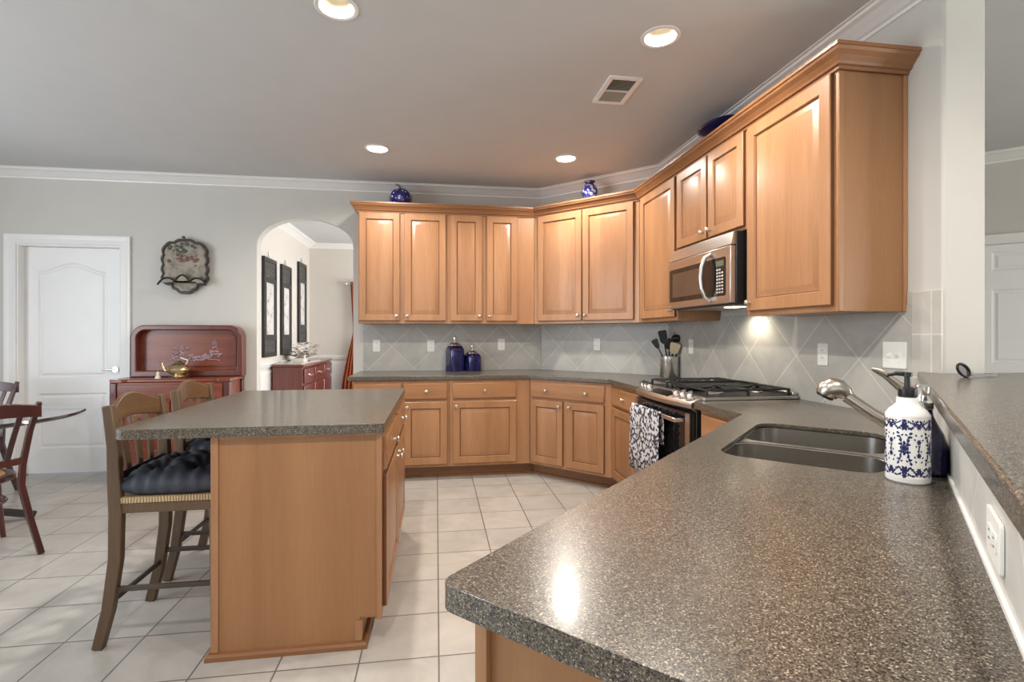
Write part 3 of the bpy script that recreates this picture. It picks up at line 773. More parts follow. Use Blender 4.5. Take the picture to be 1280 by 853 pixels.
# doors on the right face: an inner frame turned to face +x
def side_door(parent, x0, x1, z0, z1, kind, kx, kz):
    """front on the +x side of the island; x0, x1 run along +y"""
    m = MB(); yf, t = -0.020, 0.0195
    if kind == 'door':
        fw = 0.056; rg = [(0.0, t), (0.0, 0.004), (0.004, 0.0), (fw, 0.0), (fw+0.004, 0.009), (fw+0.012, 0.0105), (fw+0.018, 0.009), (fw+0.040, 0.001), (fw+0.043, 0.0005)]
    else: rg = [(0.0, t), (0.0, 0.006), (0.003, 0.0025), (0.010, 0.0), (0.012, 0.0)]
    rings_rect(m, x0, x1, z0, z1, yf, rg)
    m.bm.transform(Matrix.Translation((w, 0, 0)) @ Matrix.Rotation(PI/2, 4, 'Z'))
    dd = m.build(kind, M_MAPLE if kind == 'door' else M_MAPLE_H, parent, smooth=True)
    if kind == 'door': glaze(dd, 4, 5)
    k = MB().lathe([(0.0, 0.0), (0.008, 0.001), (0.0065, 0.006), (0.006, 0.013), (0.011, 0.017), (0.0145, 0.022), (0.013, 0.027), (0.007, 0.030), (0.0, 0.0305)], (w+0.0205, kx, kz), 18, 'x')
    k.build('knob', M_NICKEL, dd, smooth=True)
side_door(isl, 0.040, 0.615, 0.71, 0.849, 'drawer', 0.33, 0.78); side_door(isl, 0.650, 1.235, 0.71, 0.849, 'drawer', 0.94, 0.78)
side_door(isl, 0.040, 0.615, 0.14, 0.687, 'door', 0.58, 0.64); side_door(isl, 0.650, 1.235, 0.14, 0.687, 'door', 0.69, 0.64)
ip = []
def rc(cx, cy, r, a0, a1, n=8): return [(cx+r*math.cos(math.radians(a0+(a1-a0)*i/n)), cy+r*math.sin(math.radians(a0+(a1-a0)*i/n))) for i in range(n+1)]
ip = rc(-1.215+0.055, 2.105+0.055, 0.055, 180, 270) + rc(-0.208-0.012, 2.105+0.012, 0.012, 270, 360, 3) + [(-0.208, 3.46)] + rc(-1.215+0.03, 3.46-0.03, 0.03, 90, 180, 4)
o = MB().prism(ip, CT0, T).build('island_countertop', M_COUNTER, bev=0.006, seg=3)
tag(o, 'dark speckled island worktop with rounded corner over the stools', 'countertop')

# ================================================================== SINK AND FAUCET
bas = thing('kitchen_sink', 'stainless steel double bowl sink set under the peninsula worktop', 'sink', (*P_ab((SA0+SA1)/2, (SB0+SB1)/2), 0))
cx0, cy0 = P_ab((SA0+SA1)/2, (SB0+SB1)/2)
def loc_ab(a, b, z): x, y = P_ab(a, b); return (x-cx0, y-cy0, z)
ZR = T-0.0155; AM = (SA0+SA1)/2-0.01
def bowl(a0, a1, b0, b1):
    m = MB(); loops = []
    for ins, z, r in ((-0.0, ZR, 0.070), (0.004, ZR-0.004, 0.068), (0.012, 0.72, 0.066), (0.022, 0.695, 0.06), (0.045, 0.685, 0.045), (0.09, 0.682, 0.03)):
        loops.append([loc_ab(a, b, z) for a, b in rrect(a0+ins, a1-ins, b0+ins, b1-ins, max(0.012, r), 6)])
    m.loft(loops, False, True)
    return m
BW0, BW1, BV0, BV1 = SA0-0.008, SA1+0.008, SB0-0.008, SB1+0.008
for a0, a1 in ((BW0, AM-0.012), (AM+0.012, BW1)):
    bo = bowl(a0, a1, BV0, BV1).build('bowl', M_SINK, bas, smooth=True)
    MB().lathe([(0.0, 0.0), (0.045, 0.0), (0.043, 0.004), (0.03, 0.002), (0.0, 0.001)], loc_ab((a0+a1)/2, (BV0+BV1)/2, 0.6825), 20).build('drain', M_DRAIN, bo, smooth=True)
rimholes = [[loc_ab(a, b, 0)[:2] for a, b in rrect(a0+0.0015, a1-0.0015, BV0+0.0015, BV1-0.0015, 0.0685, 6)] for a0, a1 in ((BW0, AM-0.012), (AM+0.012, BW1))]
MB().prism([loc_ab(a, b, 0)[:2] for a, b in rrect(BW0-0.014, BW1+0.012, BV0-0.010, BV1+0.012, 0.07, 6)], ZR-0.002, ZR+0.001, rimholes).build('rim', M_SINK, bas)

fa = 1.985
fc = thing('kitchen_faucet', 'brushed nickel pull-out kitchen faucet behind the sink', 'faucet', (*P_ab(fa, 0.062), T))
def fp(b, z, a=fa):
    x, y = P_ab(a, b); x0, y0 = P_ab(fa, 0.062); return (x-x0, y-y0, z-T)
M_FAUC = plain('faucet_nickel', (0.46, 0.42, 0.365), 0.30, 1.0, vary=0.04)
MB().lathe([(0, 0), (0.032, 0), (0.033, 0.006), (0.027, 0.012), (0.026, 0.06), (0.029, 0.09), (0.029, 0.125), (0.024, 0.15), (0.012, 0.163), (0, 0.165)], (0, 0, 0), 24).build('body', M_FAUC, fc, smooth=True)
MB().tube([fp(0.055, 0.965), fp(0.01, 0.990), fp(-0.035, 1.018), fp(-0.085, 1.055), fp(-0.108, 1.072)], [0.021, 0.0205, 0.019, 0.0185, 0.020], 18).build('spray_wand', M_FAUC, fc, smooth=True)
hd = MB(); hd.tube([fp(-0.106, 1.070), fp(-0.112, 1.082), fp(-0.128, 1.093), fp(-0.146, 1.095), fp(-0.160, 1.086), fp(-0.166, 1.074)], [0.019, 0.025, 0.033, 0.037, 0.036, 0.031], 18)
hd = hd.build('spray_head', M_FAUC, fc, smooth=True)
MB().tube([fp(-0.1655, 1.075), fp(-0.170, 1.066)], [0.028, 0.026], 18).build('spray_face', M_BLACK, hd, smooth=True)
MB().tube([fp(0.062, 1.060), fp(0.058, 1.085), fp(0.045, 1.100), fp(0.020, 1.122), fp(-0.005, 1.146), fp(-0.030, 1.162), fp(-0.040, 1.165)], [0.018, 0.019, 0.016, 0.0125, 0.0105, 0.0095, 0.005], 14, (1.25, 0.75)).build('lever', M_FAUC, fc, smooth=True)

# ================================================================== SOAP DISPENSER, BLUE BOTTLE, EYEGLASSES
M_GLZ = plain('white_glaze', (0.82, 0.82, 0.80), 0.2)
sd = thing('soap_dispenser', 'white ceramic soap dispenser printed with blue flowers standing by the sink', 'soap dispenser', (1.150, 1.094, T))
MB().lathe([(0, 0), (0.054, 0), (0.0585, 0.004), (0.0595, 0.012), (0.0595, 0.158), (0.058, 0.166), (0.050, 0.176), (0.034, 0.187), (0.030, 0.193), (0.030, 0.206), (0, 0.206)], (0, 0, 0), 48).build('bottle', M_GLZ, sd, smooth=True)
M_INK = plain('navy_ink', (0.020, 0.024, 0.11), 0.25, vary=0.3, nscale=60)
pr = MB()
def leaf(sx_, z_, a_, b_, ang=0.0, n=10):
    a_ *= 1.38; b_ *= 1.42
    # one printed leaf or petal wrapped on the bottle; sx_ = arc length, z_ = height
    pts = []
    for i in range(n):
        t = 2*PI*i/n; u, v = a_*math.cos(t), b_*math.sin(t)*(1-0.35*math.cos(t))
        u, v = u*math.cos(ang)-v*math.sin(ang), u*math.sin(ang)+v*math.cos(ang)
        th = (sx_+u)/0.0597; zz_ = z_+v
        r_ = 0.0599 if zz_ < 0.157 else 0.0599-(zz_-0.157)*1.15
        pts.append((r_*math.cos(th), r_*math.sin(th), zz_))
    pr.bm.faces.new([pr.bm.verts.new(p) for p in pts])
def flower(sx_, z_, r_=0.0052):
    leaf(sx_, z_, r_*0.55, r_*0.55)
    for k in range(6): leaf(sx_+r_*1.25*math.cos(k*PI/3), z_+r_*1.25*math.sin(k*PI/3), r_*0.55, r_*0.42, k*PI/3, 8)
CIRC = 2*PI*0.0597; PER = CIRC/5
for k in range(5):
    c0 = PER*k
    for zc, sg in ((0.140, -1), (0.034, 1)):                       # garlands at shoulder and foot
        flower(c0, zc, 0.0058); flower(c0, zc+0.015*sg*-1*0.9, 0.0035)
        for j in range(1, 7):
            for q_ in (-1, 1):
                leaf(c0+q_*(0.0072+0.0046*j), zc+0.006*math.sin(j*0.9)*sg, 0.0030, 0.0019, q_*(0.6 if j % 2 else -0.7))
                leaf(c0+q_*(0.0060+0.0047*j), zc-sg*0.010+0.003*math.cos(j), 0.0021, 0.0014, -q_*0.8)
    for q_ in (-1, 1):                                             # curved leaf sprays framing a medallion
        for j in range(9):
            t = -1+2*j/8
            leaf(c0+q_*(0.0165-0.0085*(1-t*t)), 0.087+0.036*t, 0.0036, 0.0022, q_*(1.2-0.9*t))
            if j % 2: leaf(c0+q_*(0.0215-0.0085*(1-t*t)), 0.087+0.036*t, 0.0022, 0.0015, q_*0.5)
    flower(c0, 0.087, 0.0046); leaf(c0, 0.099, 0.0028, 0.0040); leaf(c0, 0.075, 0.0028, 0.0040)
    for j in range(7):                                             # filler leaves between the sprays
        zj = 0.056+0.0105*j
        for q_ in (-1, 1):
            leaf(c0+q_*(0.0068+0.0022*math.sin(j*1.7)), zj, 0.0026, 0.0015, q_*(0.9 if j % 2 else -0.5))
            if j not in (2, 3, 4): leaf(c0+q_*(0.0295-0.003*(j % 2)), zj, 0.0024, 0.0014, -q_*0.8)
    flower(c0+PER/2, 0.103, 0.0036); flower(c0+PER/2, 0.071, 0.0036)
    leaf(c0+PER/2, 0.087, 0.0015, 0.0075)
    for j in range(4): leaf(c0+PER/2-0.007+0.0045*j, 0.087+0.006*(-1)**j, 0.0022, 0.0013, 0.8*(-1)**j)
    flower(c0+PER/2, 0.140, 0.0042); flower(c0+PER/2, 0.034, 0.0042)
    for j in range(7): leaf(c0+PER*(j-3)/7, 0.151+0.002*(j % 2), 0.0026, 0.0013, 0.6*(-1)**j); leaf(c0+PER*(j-3)/7, 0.0235-0.002*(j % 2), 0.0026, 0.0013, 0.6*(-1)**j)
    for j in range(5): leaf(c0+PER*(j-2)/5, 0.164, 0.0032, 0.0018, 0.7*(-1)**j)
pr.build('floral_print', M_INK, sd)
sd.scale = (0.765, 0.765, 1.0)
for z0, z1, r0, r1 in ((0.0135, 0.0175, 0.0600, 0.0600), (0.160, 0.1645, 0.0598, 0.0592)):
    MB().lathe([(0.055, z0), (r0, z0), (r1, z1), (0.055, z1)], (0, 0, 0), 36).build('glaze_band', M_GLZ, sd, smooth=True)
pm = MB().lathe([(0, 0), (0.024, 0), (0.025, 0.003), (0.025, 0.02), (0.018, 0.024), (0.009, 0.026), (0.008, 0.050), (0.013, 0.051), (0.013, 0.061), (0, 0.062)], (0, 0, 0.2062), 22)
pm = pm.build('pump', M_BLACK, sd, smooth=True)
nd = Vector((-1, 1, 0)).normalized()
MB().tube([tuple(nd*0.004+Vector((0, 0, 0.2625))), tuple(nd*0.03+Vector((0, 0, 0.2635))), tuple(nd*0.050+Vector((0, 0, 0.259))), tuple(nd*0.054+Vector((0, 0, 0.2545)))], [0.006, 0.0055, 0.0045, 0.004], 10).build('nozzle', M_BLACK, pm, smooth=True)

bb = thing('soap_bottle', 'cobalt blue glass bottle with chrome pump behind the white soap dispenser', 'bottle', (1.262, 1.160, T))
MB().lathe([(0, 0), (0.050, 0), (0.056, 0.005), (0.058, 0.03), (0.055, 0.07), (0.045, 0.105), (0.032, 0.130), (0.024, 0.15), (0.022, 0.165), (0, 0.165)], (0, 0, 0), 28).build('bottle', M_BLUEGLASS, bb, smooth=True)
pm = MB().lathe([(0, 0), (0.0245, 0), (0.025, 0.018), (0.012, 0.022), (0.010, 0.036), (0.016, 0.037), (0.017, 0.058), (0.012, 0.063), (0, 0.064)], (0, 0, 0.1652), 22).build('pump', M_CHROME, bb, smooth=True)
MB().tube([tuple(nd*0.008+Vector((0, 0, 0.216))), tuple(nd*0.036+Vector((0, 0, 0.219))), tuple(nd*0.05+Vector((0, 0, 0.210)))], [0.008, 0.007, 0.005], 10).build('nozzle', M_CHROME, pm, smooth=True)

eg = thing('eyeglasses', 'black folded eyeglasses lying on the bar top by the column', 'glasses', (1.93, 1.575, 1.1185))
lens_ring = []
m = MB()
for k in range(2):
    pts = []
    for i in range(17):
        t = 2*PI*i/16; u, v = 0.034*math.cos(t), 0.023*math.sin(t)
        pts.append((-0.048+0.052*k*0.35+u*0.75+v*0.15, -0.004+0.014*k, 0.0265+v*0.78-u*0.42))
    m.tube(pts, 0.0045, 8)
m.tube([(-0.04, -0.004, 0.036), (-0.026, 0.01, 0.036)], 0.003, 6)
m.build('frame', M_BLACK, eg, smooth=True)
for k in range(2):
    q = MB(); pts = []
    for i in range(16):
        t = 2*PI*i/16; u, v = 0.033*math.cos(t), 0.022*math.sin(t)
        pts.append((-0.048+0.052*k*0.35+u*0.75+v*0.15, -0.004+0.014*k, 0.0265+v*0.78-u*0.42))
    q.loft([pts, [(a, b2+0.0015, z) for a, b2, z in pts]])
    q.build('lens', M_BLACK, eg)
for k in range(2):
    MB().bar([(-0.030+0.018*k, -0.004+0.014*k, 0.020), (0.0, -0.001+0.014*k, 0.010), (0.06, 0.006+0.010*k, 0.007), (0.115, 0.012+0.008*k, 0.006)], 0.004, [0.012, 0.010, 0.007, 0.010]).build('temple_arm', M_BLACK, eg)

# ================================================================== MICROWAVE
mw = thing('microwave', 'stainless steel microwave hung over the range below the short cabinet', 'microwave', (1.602, 3.347, 1.438), -PI/2)
MWW, MWH = 0.762, 0.410
MB().box(0, MWW, 0.035, 0.405, 0.004, MWH).build('case', M_BLACK, mw, bev=0.004)
m = MB(); m.loft([[(0.002, 0.034, 0.335), (MWW-0.002, 0.034, 0.335), (MWW-0.002, 0.034, MWH-0.001), (0.002, 0.034, MWH-0.001)],
                  [(0.002, 0.004, 0.335), (MWW-0.002, 0.004, 0.335), (MWW-0.002, 0.020, MWH-0.003), (0.002, 0.020, MWH-0.003)]])
m.build('vent_hood', M_STEEL, mw, bev=0.002)
dr = MB().box(0.002, MWW-0.002, 0.0, 0.034, 0.012, 0.331).build('door', M_STEEL, mw, bev=0.004)
MB().prism(rrect(0.030, 0.715, 0.055, 0.275, 0.012, 4), -0.0015, 0.001, xf=XZ).build('glass', M_GLASSBLK, dr)
M_MWIN = plain('microwave_window', (0.085, 0.052, 0.034), 0.12, vary=0.1)
MB().prism(rrect(0.075, 0.455, 0.085, 0.245, 0.006, 4), -0.0022, -0.0016, xf=XZ).build('window', M_MWIN, dr)
MB().tube([(0.555, 0.0, 0.035), (0.548, -0.030, 0.055), (0.540, -0.048, 0.11), (0.538, -0.054, 0.17), (0.540, -0.048, 0.235), (0.548, -0.030, 0.290), (0.555, 0.0, 0.310)], 0.0125, 14).build('handle', M_STEEL, mw, smooth=True)
cp = MB().box(0.600, 0.712, -0.0030, -0.0018, 0.060, 0.270).build('control_panel', M_GLASSBLK, mw)
MB().box(0.622, 0.700, -0.0038, -0.0031, 0.225, 0.258).build('display', M_LCD, cp)
for r_ in range(8):
    for k in range(3 if r_ else 2):
        MB().box(0.626+0.026*k, 0.642+0.026*k, -0.0038, -0.0031, 0.072+0.0185*(7-r_), 0.081+0.0185*(7-r_)).build('key', M_KEYS, cp)
MB().lathe([(0, 0), (0.010, 0), (0.010, -0.002), (0, -0.002)], (0.030, -0.0002, 0.028), 20, 'y').build('badge', M_CHROME, dr, smooth=True)
MB().box(0.06, 0.70, 0.06, 0.36, 0.0, 0.0038).build('underside', M_STEEL, mw)
MB().box(0.50, 0.60, 0.12, 0.20, -0.003, -0.0002).build('work_light', M_LENS, mw)
ld = bpy.data.lights.new('microwave_light', 'SPOT'); ld.energy = 6; ld.color = (1, 0.88, 0.68); ld.spot_size = 2.4; ld.spot_blend = 0.8; ld.shadow_soft_size = 0.03
lo = bpy.data.objects.new('microwave_light', ld); COL.objects.link(lo); lo.parent = mw; lo.location = (0.43, 0.29, -0.02); lo.rotation_euler = (math.radians(22), 0, 0)

# ================================================================== RANGE
rg = thing('gas_range', 'stainless steel slide-in gas range between the worktops', 'range', (1.372, 3.330, 0), -PI/2)
RW = 0.764
MB().box(0.002, RW-0.002, 0.02, 0.622, 0.03, 0.900).build('body', M_BLACK, rg, bev=0.003)
ck = MB().prism(rrect(-0.012, RW+0.012, 0.055, 0.622, 0.012, 4), 0.9165, 0.932).build('cooktop', M_STEEL, rg, bev=0.004)
MB().prism(rrect(0.02, RW-0.02, 0.085, 0.600, 0.012, 4), 0.9322, 0.9345).build('burner_tray', M_IRON, ck)
MB().box(0.0, RW, 0.595, 0.622, 0.9322, 0.952).build('rear_guard', M_STEEL, ck, bev=0.004)
# bowed sloping control panel
loops = []
NP = 14
for z, y0, bow in ((0.9318, 0.075, 0.0), (0.930, 0.060, 0.0), (0.905, -0.004, 0.040), (0.893, -0.012, 0.043), (0.872, -0.010, 0.040), (0.855, 0.010, 0.022), (0.850, 0.040, 0.0)):
    loops.append([(RW*i/NP, y0-bow*math.sin(PI*i/NP), z) for i in range(NP+1)])
m = MB(); m.loft(loops, False, False, False)
back = [(x, 0.075, z) for x, y, z in loops[-1]]
m.loft([loops[-1], back, loops[0]], False, False, False)
for k in (0, -1):
    fcs = [lp[k] for lp in loops]+[back[k]]
    m.bm.faces.new([m.bm.verts.new(p) for p in fcs])
cpn = m.build('control_panel', M_STEEL, rg, smooth=True)
sl = Vector((0, -0.064-0.03, -0.025)).normalized(); nrm = Vector((0, -0.28, 0.96)).normalized()
def slope(x, t):
    b0 = 0.040*math.sin(PI*x/RW)
    return Vector((x, 0.060+(-0.004-b0-0.060)*t, 0.930-0.025*t))
q = MB(); cs = [slope(0.235, 0.15), slope(0.235, 0.85), slope(0.50, 0.85), slope(0.50, 0.15)]
q.loft([[tuple(p+nrm*0.0012) for p in cs], [tuple(p+nrm*0.003) for p in cs]]); q.build('touch_panel', M_GLASSBLK, cpn)
for kx in (0.055, 0.115, 0.175, 0.555, 0.625, 0.695):
    p = slope(kx, 0.52)
    a = MB().tube([tuple(p+nrm*0.001), tuple(p+nrm*0.006), tuple(p+nrm*0.0065), tuple(p+nrm*0.026), tuple(p+nrm*0.030)], [0.027, 0.027, 0.022, 0.019, 0.016], 18).build('knob', M_NICKEL, rg, smooth=True)
    MB().bar([tuple(p+nrm*0.036+Vector((0, -0.019, -0.005))), tuple(p+nrm*0.036+Vector((0, 0.019, 0.005)))], 0.009, 0.013, (1, 0, 0)).build('grip', M_CHROME, a)
od = MB().box(0.004, RW-0.004, -0.018, 0.0195, 0.235, 0.846).build('oven_door', M_GLASSBLK, rg, bev=0.004)
MB().box(0.004, 0.050, -0.0205, -0.0185, 0.240, 0.842).build('door_trim', M_STEEL, od); MB().box(RW-0.050, RW-0.004, -0.0205, -0.0185, 0.240, 0.842).build('door_trim', M_STEEL, od)
MB().box(0.051, RW-0.051, -0.0205, -0.0185, 0.240, 0.285).build('door_trim', M_STEEL, od)
MB().prism(rrect(0.15, RW-0.15, 0.36, 0.66, 0.02, 4), -0.0195, -0.0183, xf=XZ).build('window', M_GLASSBLK, od)
hb = MB(); hb.bar([(0.06, -0.066, 0.800), (RW-0.06, -0.066, 0.800)], 0.022, 0.014, (0, 0, 1))
hb.bar([(0.075, -0.0188, 0.800), (0.075, -0.060, 0.800)], 0.024, 0.020, (1, 0, 0)); hb.bar([(RW-0.075, -0.0188, 0.800), (RW-0.075, -0.060, 0.800)], 0.024, 0.020, (1, 0, 0))
hb.build('handle', M_STEEL, od, bev=0.003)
MB().box(0.004, RW-0.004, -0.014, 0.0195, 0.055, 0.228).build('drawer', M_STEEL, rg, bev=0.004)
for fx in (0.05, RW-0.05):
    for fy in (0.08, 0.56): MB().lathe([(0, 0), (0.018, 0), (0.014, 0.030), (0, 0.030)], (fx, fy, 0.0), 12).build('foot', M_BLACK, rg)
for bx_, by_, r_ in ((0.14, 0.21, 0.042), (0.14, 0.47, 0.036), (0.62, 0.21, 0.046), (0.62, 0.47, 0.034), (0.38, 0.34, 0.05)):
    b_ = MB().lathe([(0, 0), (r_, 0), (r_, 0.008), (r_*0.8, 0.012), (0, 0.012)], (bx_, by_, 0.9346), 20).build('burner', M_BURNER, rg, smooth=True)
    MB().lathe([(0, 0), (r_*0.75, 0), (r_*0.72, 0.006), (0, 0.008)], (bx_, by_, 0.9467), 20).build('burner_cap', M_IRON, b_, smooth=True)
def grate(x0, x1):
    m = MB(); y0, y1 = 0.095, 0.590; zt, zb = 0.972, 0.962; w_ = 0.010
    for x in (x0, x1): m.bar([(x, y0, zt-0.005), (x, y1, zt-0.005)], 0.010, w_, (0, 0, 1))
    for y in (y0, (y0+y1)/2, y1): m.bar([(x0, y, zt-0.005), (x1, y, zt-0.005)], 0.010, w_, (0, 0, 1))
    for cy in (0.22, 0.465):
        cxm = (x0+x1)/2
        for ang in range(0, 360, 45):
            t = math.radians(ang); c_, s_ = math.cos(t), math.sin(t)
            ex = (x1-x0)/2 if abs(c_) > 0.4 else 0; k = ((x1-x0)/2)/max(abs(c_), abs(s_))
            m.bar([(cxm+0.03*c_, cy+0.03*s_, zt+0.001), (cxm+k*c_, cy+k*s_, zt-0.003)], 0.009, 0.008, (0, 0, 1))
    for x in (x0, x1):
        for y in (y0, (y0+y1)/2, y1): m.bar([(x, y, 0.9347), (x, y, zt-0.004)], 0.012, 0.012, (1, 0, 0))
    return m.build('grate', M_IRON, rg, bev=0.0015)
grate(0.028, 0.252); grate(0.512, 0.736)
m = MB(); m.prism(rrect(0.262, 0.502, 0.105, 0.585, 0.02, 4), 0.952, 0.962); m.prism(rrect(0.262, 0.502, 0.105, 0.585, 0.02, 4), 0.9622, 0.975, [rrect(0.272, 0.492, 0.115, 0.575, 0.016, 4)])
for x in (0.275, 0.489):
    for y in (0.12, 0.57): m.bar([(x, y, 0.9347), (x, y, 0.953)], 0.012, 0.012, (1, 0, 0))
m.build('griddle', M_IRON, rg, bev=0.001)

# towel over the oven handle
tw = []
NX, prof = 14, []
zz = [(-0.0505, 0.62), (-0.0515, 0.70), (-0.052, 0.78), (-0.054, 0.806), (-0.060, 0.8145), (-0.067, 0.8165), (-0.075, 0.8135), (-0.080, 0.805), (-0.082, 0.78), (-0.084, 0.70), (-0.086, 0.60), (-0.088, 0.50), (-0.088, 0.405)]
for i in range(NX+1):
    x = 0.075+0.44*i/NX; row = []
    for j, (y, z) in enumerate(zz):
        wv = 0.006*math.sin(i*1.3)*max(0, (j-8)/4)
        if j < 3: wv = 0
        row.append((x, y-wv, z-(0.012*math.sin(i*0.45) if j == len(zz)-1 else 0)))
    tw.append(row)
m = MB(); m.loft(tw, False, False, False)
o = m.build('dish_towel', M_TOWEL, None, smooth=True, loc=(1.372, 3.330, 0), rotz=-PI/2)
md = o.modifiers.new('cloth', 'SOLIDIFY'); md.thickness = 0.003; md.offset = 0
tag(o, 'black and white patterned dish towel hanging from the oven handle', 'towel')

# ================================================================== THINGS ON THE WORKTOP
GJ = 'blue glass canisters'
def canister(label, x, y, r, hb_, hl):
    t = thing('canister', label, 'canister', (x, y, T), 0.5, GJ)
    MB().lathe([(0, 0), (r*0.96, 0), (r, 0.006), (r, hb_*0.80), (r*0.97, hb_*0.87), (r*0.78, hb_*0.97), (r*0.72, hb_), (0, hb_)], (0, 0, 0), 40, sq=5).build('jar', M_BLUEGLASS, t, smooth=True)
    MB().lathe([(0, 0), (r*0.80, 0), (r*0.82, 0.010), (r*0.74, 0.018), (r*0.35, 0.030), (r*0.14, 0.036), (r*0.11, 0.048), (r*0.20, 0.058), (r*0.23, 0.070), (r*0.14, hl-0.004), (0, hl)], (0, 0, hb_+0.0005), 28).build('lid', M_SILVER, t, smooth=True)
canister('taller of the two blue glass canisters with silver lid', 0.180, 5.000, 0.076, 0.250, 0.094)
canister('shorter of the two blue glass canisters with silver lid', 0.352, 5.005, 0.072, 0.172, 0.092)
KX, KY = 1.935, 4.015
uc = thing('utensil_crock', 'stainless steel crock holding cooking utensils in the corner behind the range', 'crock', (KX, KY, T))
MB().lathe([(0, 0), (0.076, 0), (0.078, 0.003), (0.078, 0.172), (0.080, 0.174), (0.080, 0.178), (0.074, 0.178), (0.073, 0.010), (0, 0.008)], (0, 0, 0), 36).build('cup', M_CROCK, uc, smooth=True)
GT = 'utensils in the steel crock'
def utensil(name, label, base, tip, head, mat=M_BLACK, cat='utensil'):
    """base and tip relative to the crock foot; head(m, P, d, n): adds the head at tip P along d"""
    t = thing(name, label, cat, (KX, KY, T), 0, GT)
    b_, p_ = Vector(base), Vector(tip); d_ = (p_-b_).normalized()
    MB().tube([tuple(b_), tuple(b_*0.5+p_*0.5), tuple(p_)], [0.006, 0.007, 0.005], 10).build('handle', M_BLACK, t, smooth=True)
    vw = Vector((-KX, -KY, 0)).normalized(); side = d_.cross(vw).normalized(); nn = side.cross(d_).normalized()
    m = MB(); head(m, p_-d_*0.004, d_, side, nn); m.build('head', mat, t, smooth=True, bev=0.002)
def blade(w0, w1, ln, th=0.006):
    def h_(m, P, d_, s_, n_):
        st = [(0, w0*0.4), (0.02, w0), (ln-0.012, w1), (ln, w1*0.8)]
        m.loft([[tuple(P+d_*a+s_*(w*u)+n_*(th/2*v)) for u, v in ((-1, -1), (1, -1), (1, 1), (-1, 1))] for a, w in st])
    return h_
def spoon(r1, r2, depth=0.012):
    def h_(m, P, d_, s_, n_):
        loops = []
        for k in range(9):
            t = PI*k/8; a = r1-r1*math.cos(t); w = max(0.002, r2*math.sin(t))
            loops.append([tuple(P+d_*a+s_*(w*math.cos(q))+n_*((0.004 if math.sin(q) > 0 else depth*math.sin(t)+0.003)*math.sin(q))) for q in [2*PI*i/12 for i in range(12)]])
        m.loft(loops)
    return h_
def ladle(m, P, d_, s_, n_):
    m.ball(tuple(P+d_*0.03+n_*0.02), 0.044, 1, 1, 0.75)
utensil('spatula', 'black slotted turner leaning far left in the crock', (0.03, 0.0, 0.012), (-0.085, 0.03, 0.245), blade(0.020, 0.028, 0.085))
utensil('spatula', 'tall black spatula standing left of centre in the crock', (0.02, 0.02, 0.012), (-0.040, 0.01, 0.285), blade(0.030, 0.036, 0.115))
utensil('spoon', 'black cooking spoon leaning forward in the crock', (0.02, 0.03, 0.012), (-0.020, -0.040, 0.235), spoon(0.052, 0.040))
utensil('spatula', 'cream coloured spatula blade in front of the black utensils', (0.0, 0.03, 0.012), (0.010, -0.050, 0.200), blade(0.034, 0.042, 0.100), M_CREAMUT)
utensil('ladle', 'round black ladle standing right of centre in the crock', (-0.03, 0.0, 0.012), (0.055, 0.0, 0.300), ladle)
utensil('spoon', 'black slotted spoon leaning far right in the crock', (-0.04, -0.01, 0.012), (0.095, -0.035, 0.285), spoon(0.052, 0.042))

# ================================================================== OUTLETS AND SWITCH
GO = 'white wall outlets'
def outlet(label, loc, rotz, horizontal=False, kind='outlet'):
    t = thing('electrical_outlet' if kind == 'outlet' else 'light_switch', label, kind, loc, rotz, GO if kind == 'outlet' else None)
    w_, h_ = (0.07, 0.115) if kind == 'outlet' else (0.116, 0.116)
    if horizontal: w_, h_ = h_, w_
    MB().prism(rrect(-w_/2, w_/2, -h_/2, h_/2, 0.006, 3), -0.005, 0.0, xf=XZ).build('plate', M_PLATE, t, bev=0.0015)
    if kind == 'outlet':
        for s_ in (-1, 1):
            cx_, cz_ = (0.020*s_, 0) if horizontal else (0, 0.020*s_)
            a = MB().prism(rrect(cx_-0.0165, cx_+0.0165, cz_-0.0135, cz_+0.0135, 0.006, 3), -0.0065, -0.0052, xf=XZ).build('socket', M_PLATE, t)
            for q in (-1, 1):
                if horizontal: MB().box(cx_-0.004, cx_+0.004, -0.0070, -0.0066, cz_+0.006*q-0.001, cz_+0.006*q+0.001).build('slot', M_BLACK, a)
                else: MB().box(cx_+0.006*q-0.001, cx_+0.006*q+0.001, -0.0070, -0.0066, cz_-0.002, cz_+0.006).build('slot', M_BLACK, a)
    else:
        for s_ in (-1, 1):
            a = MB().box(0.023*s_-0.006, 0.023*s_+0.006, -0.0065, -0.0052, -0.013, 0.013).build('switch_slot', M_PLATE, t)
            MB().bar([(0.023*s_, -0.006, 0.0), (0.023*s_, -0.019, 0.007*s_)], 0.008, 0.010, (1, 0, 0)).build('toggle', M_PLATE, a, bev=0.001)
            for q in (-1, 1): MB().lathe([(0, 0), (0.003, 0), (0.003, -0.001), (0, -0.001)], (0.023*s_, -0.0052, 0.030*q), 10, 'y').build('screw', M_PLATE, t)
    return t
yb = B-0.0085
outlet('white outlet on the back wall nearest the archway', (-0.577, yb, 1.163), 0)
outlet('white outlet on the back wall just left of the blue canisters', (-0.053, yb, 1.161), 0)
outlet('white outlet on the back wall right of the blue canisters', (0.653, yb, 1.172), 0)
q = 0.0085/S2
outlet('white outlet on the angled wall between back wall and utensil crock', (1.522-q, 4.665-q, 1.180), -PI/4)
outlet('white outlet half hidden by the utensils on the right wall', (R-0.0085, 3.775, 1.178), -PI/2)
outlet('white outlet on the right wall between range and light switch', (R-0.0085, 2.386, 1.170), -PI/2)
pa, pb = P_ab((0.80+0.612)/S2, PW-0.0065)
outlet('white outlet lying sideways under the bar top at far right', (pa, pb, 0.982), PI/4+PI, True)
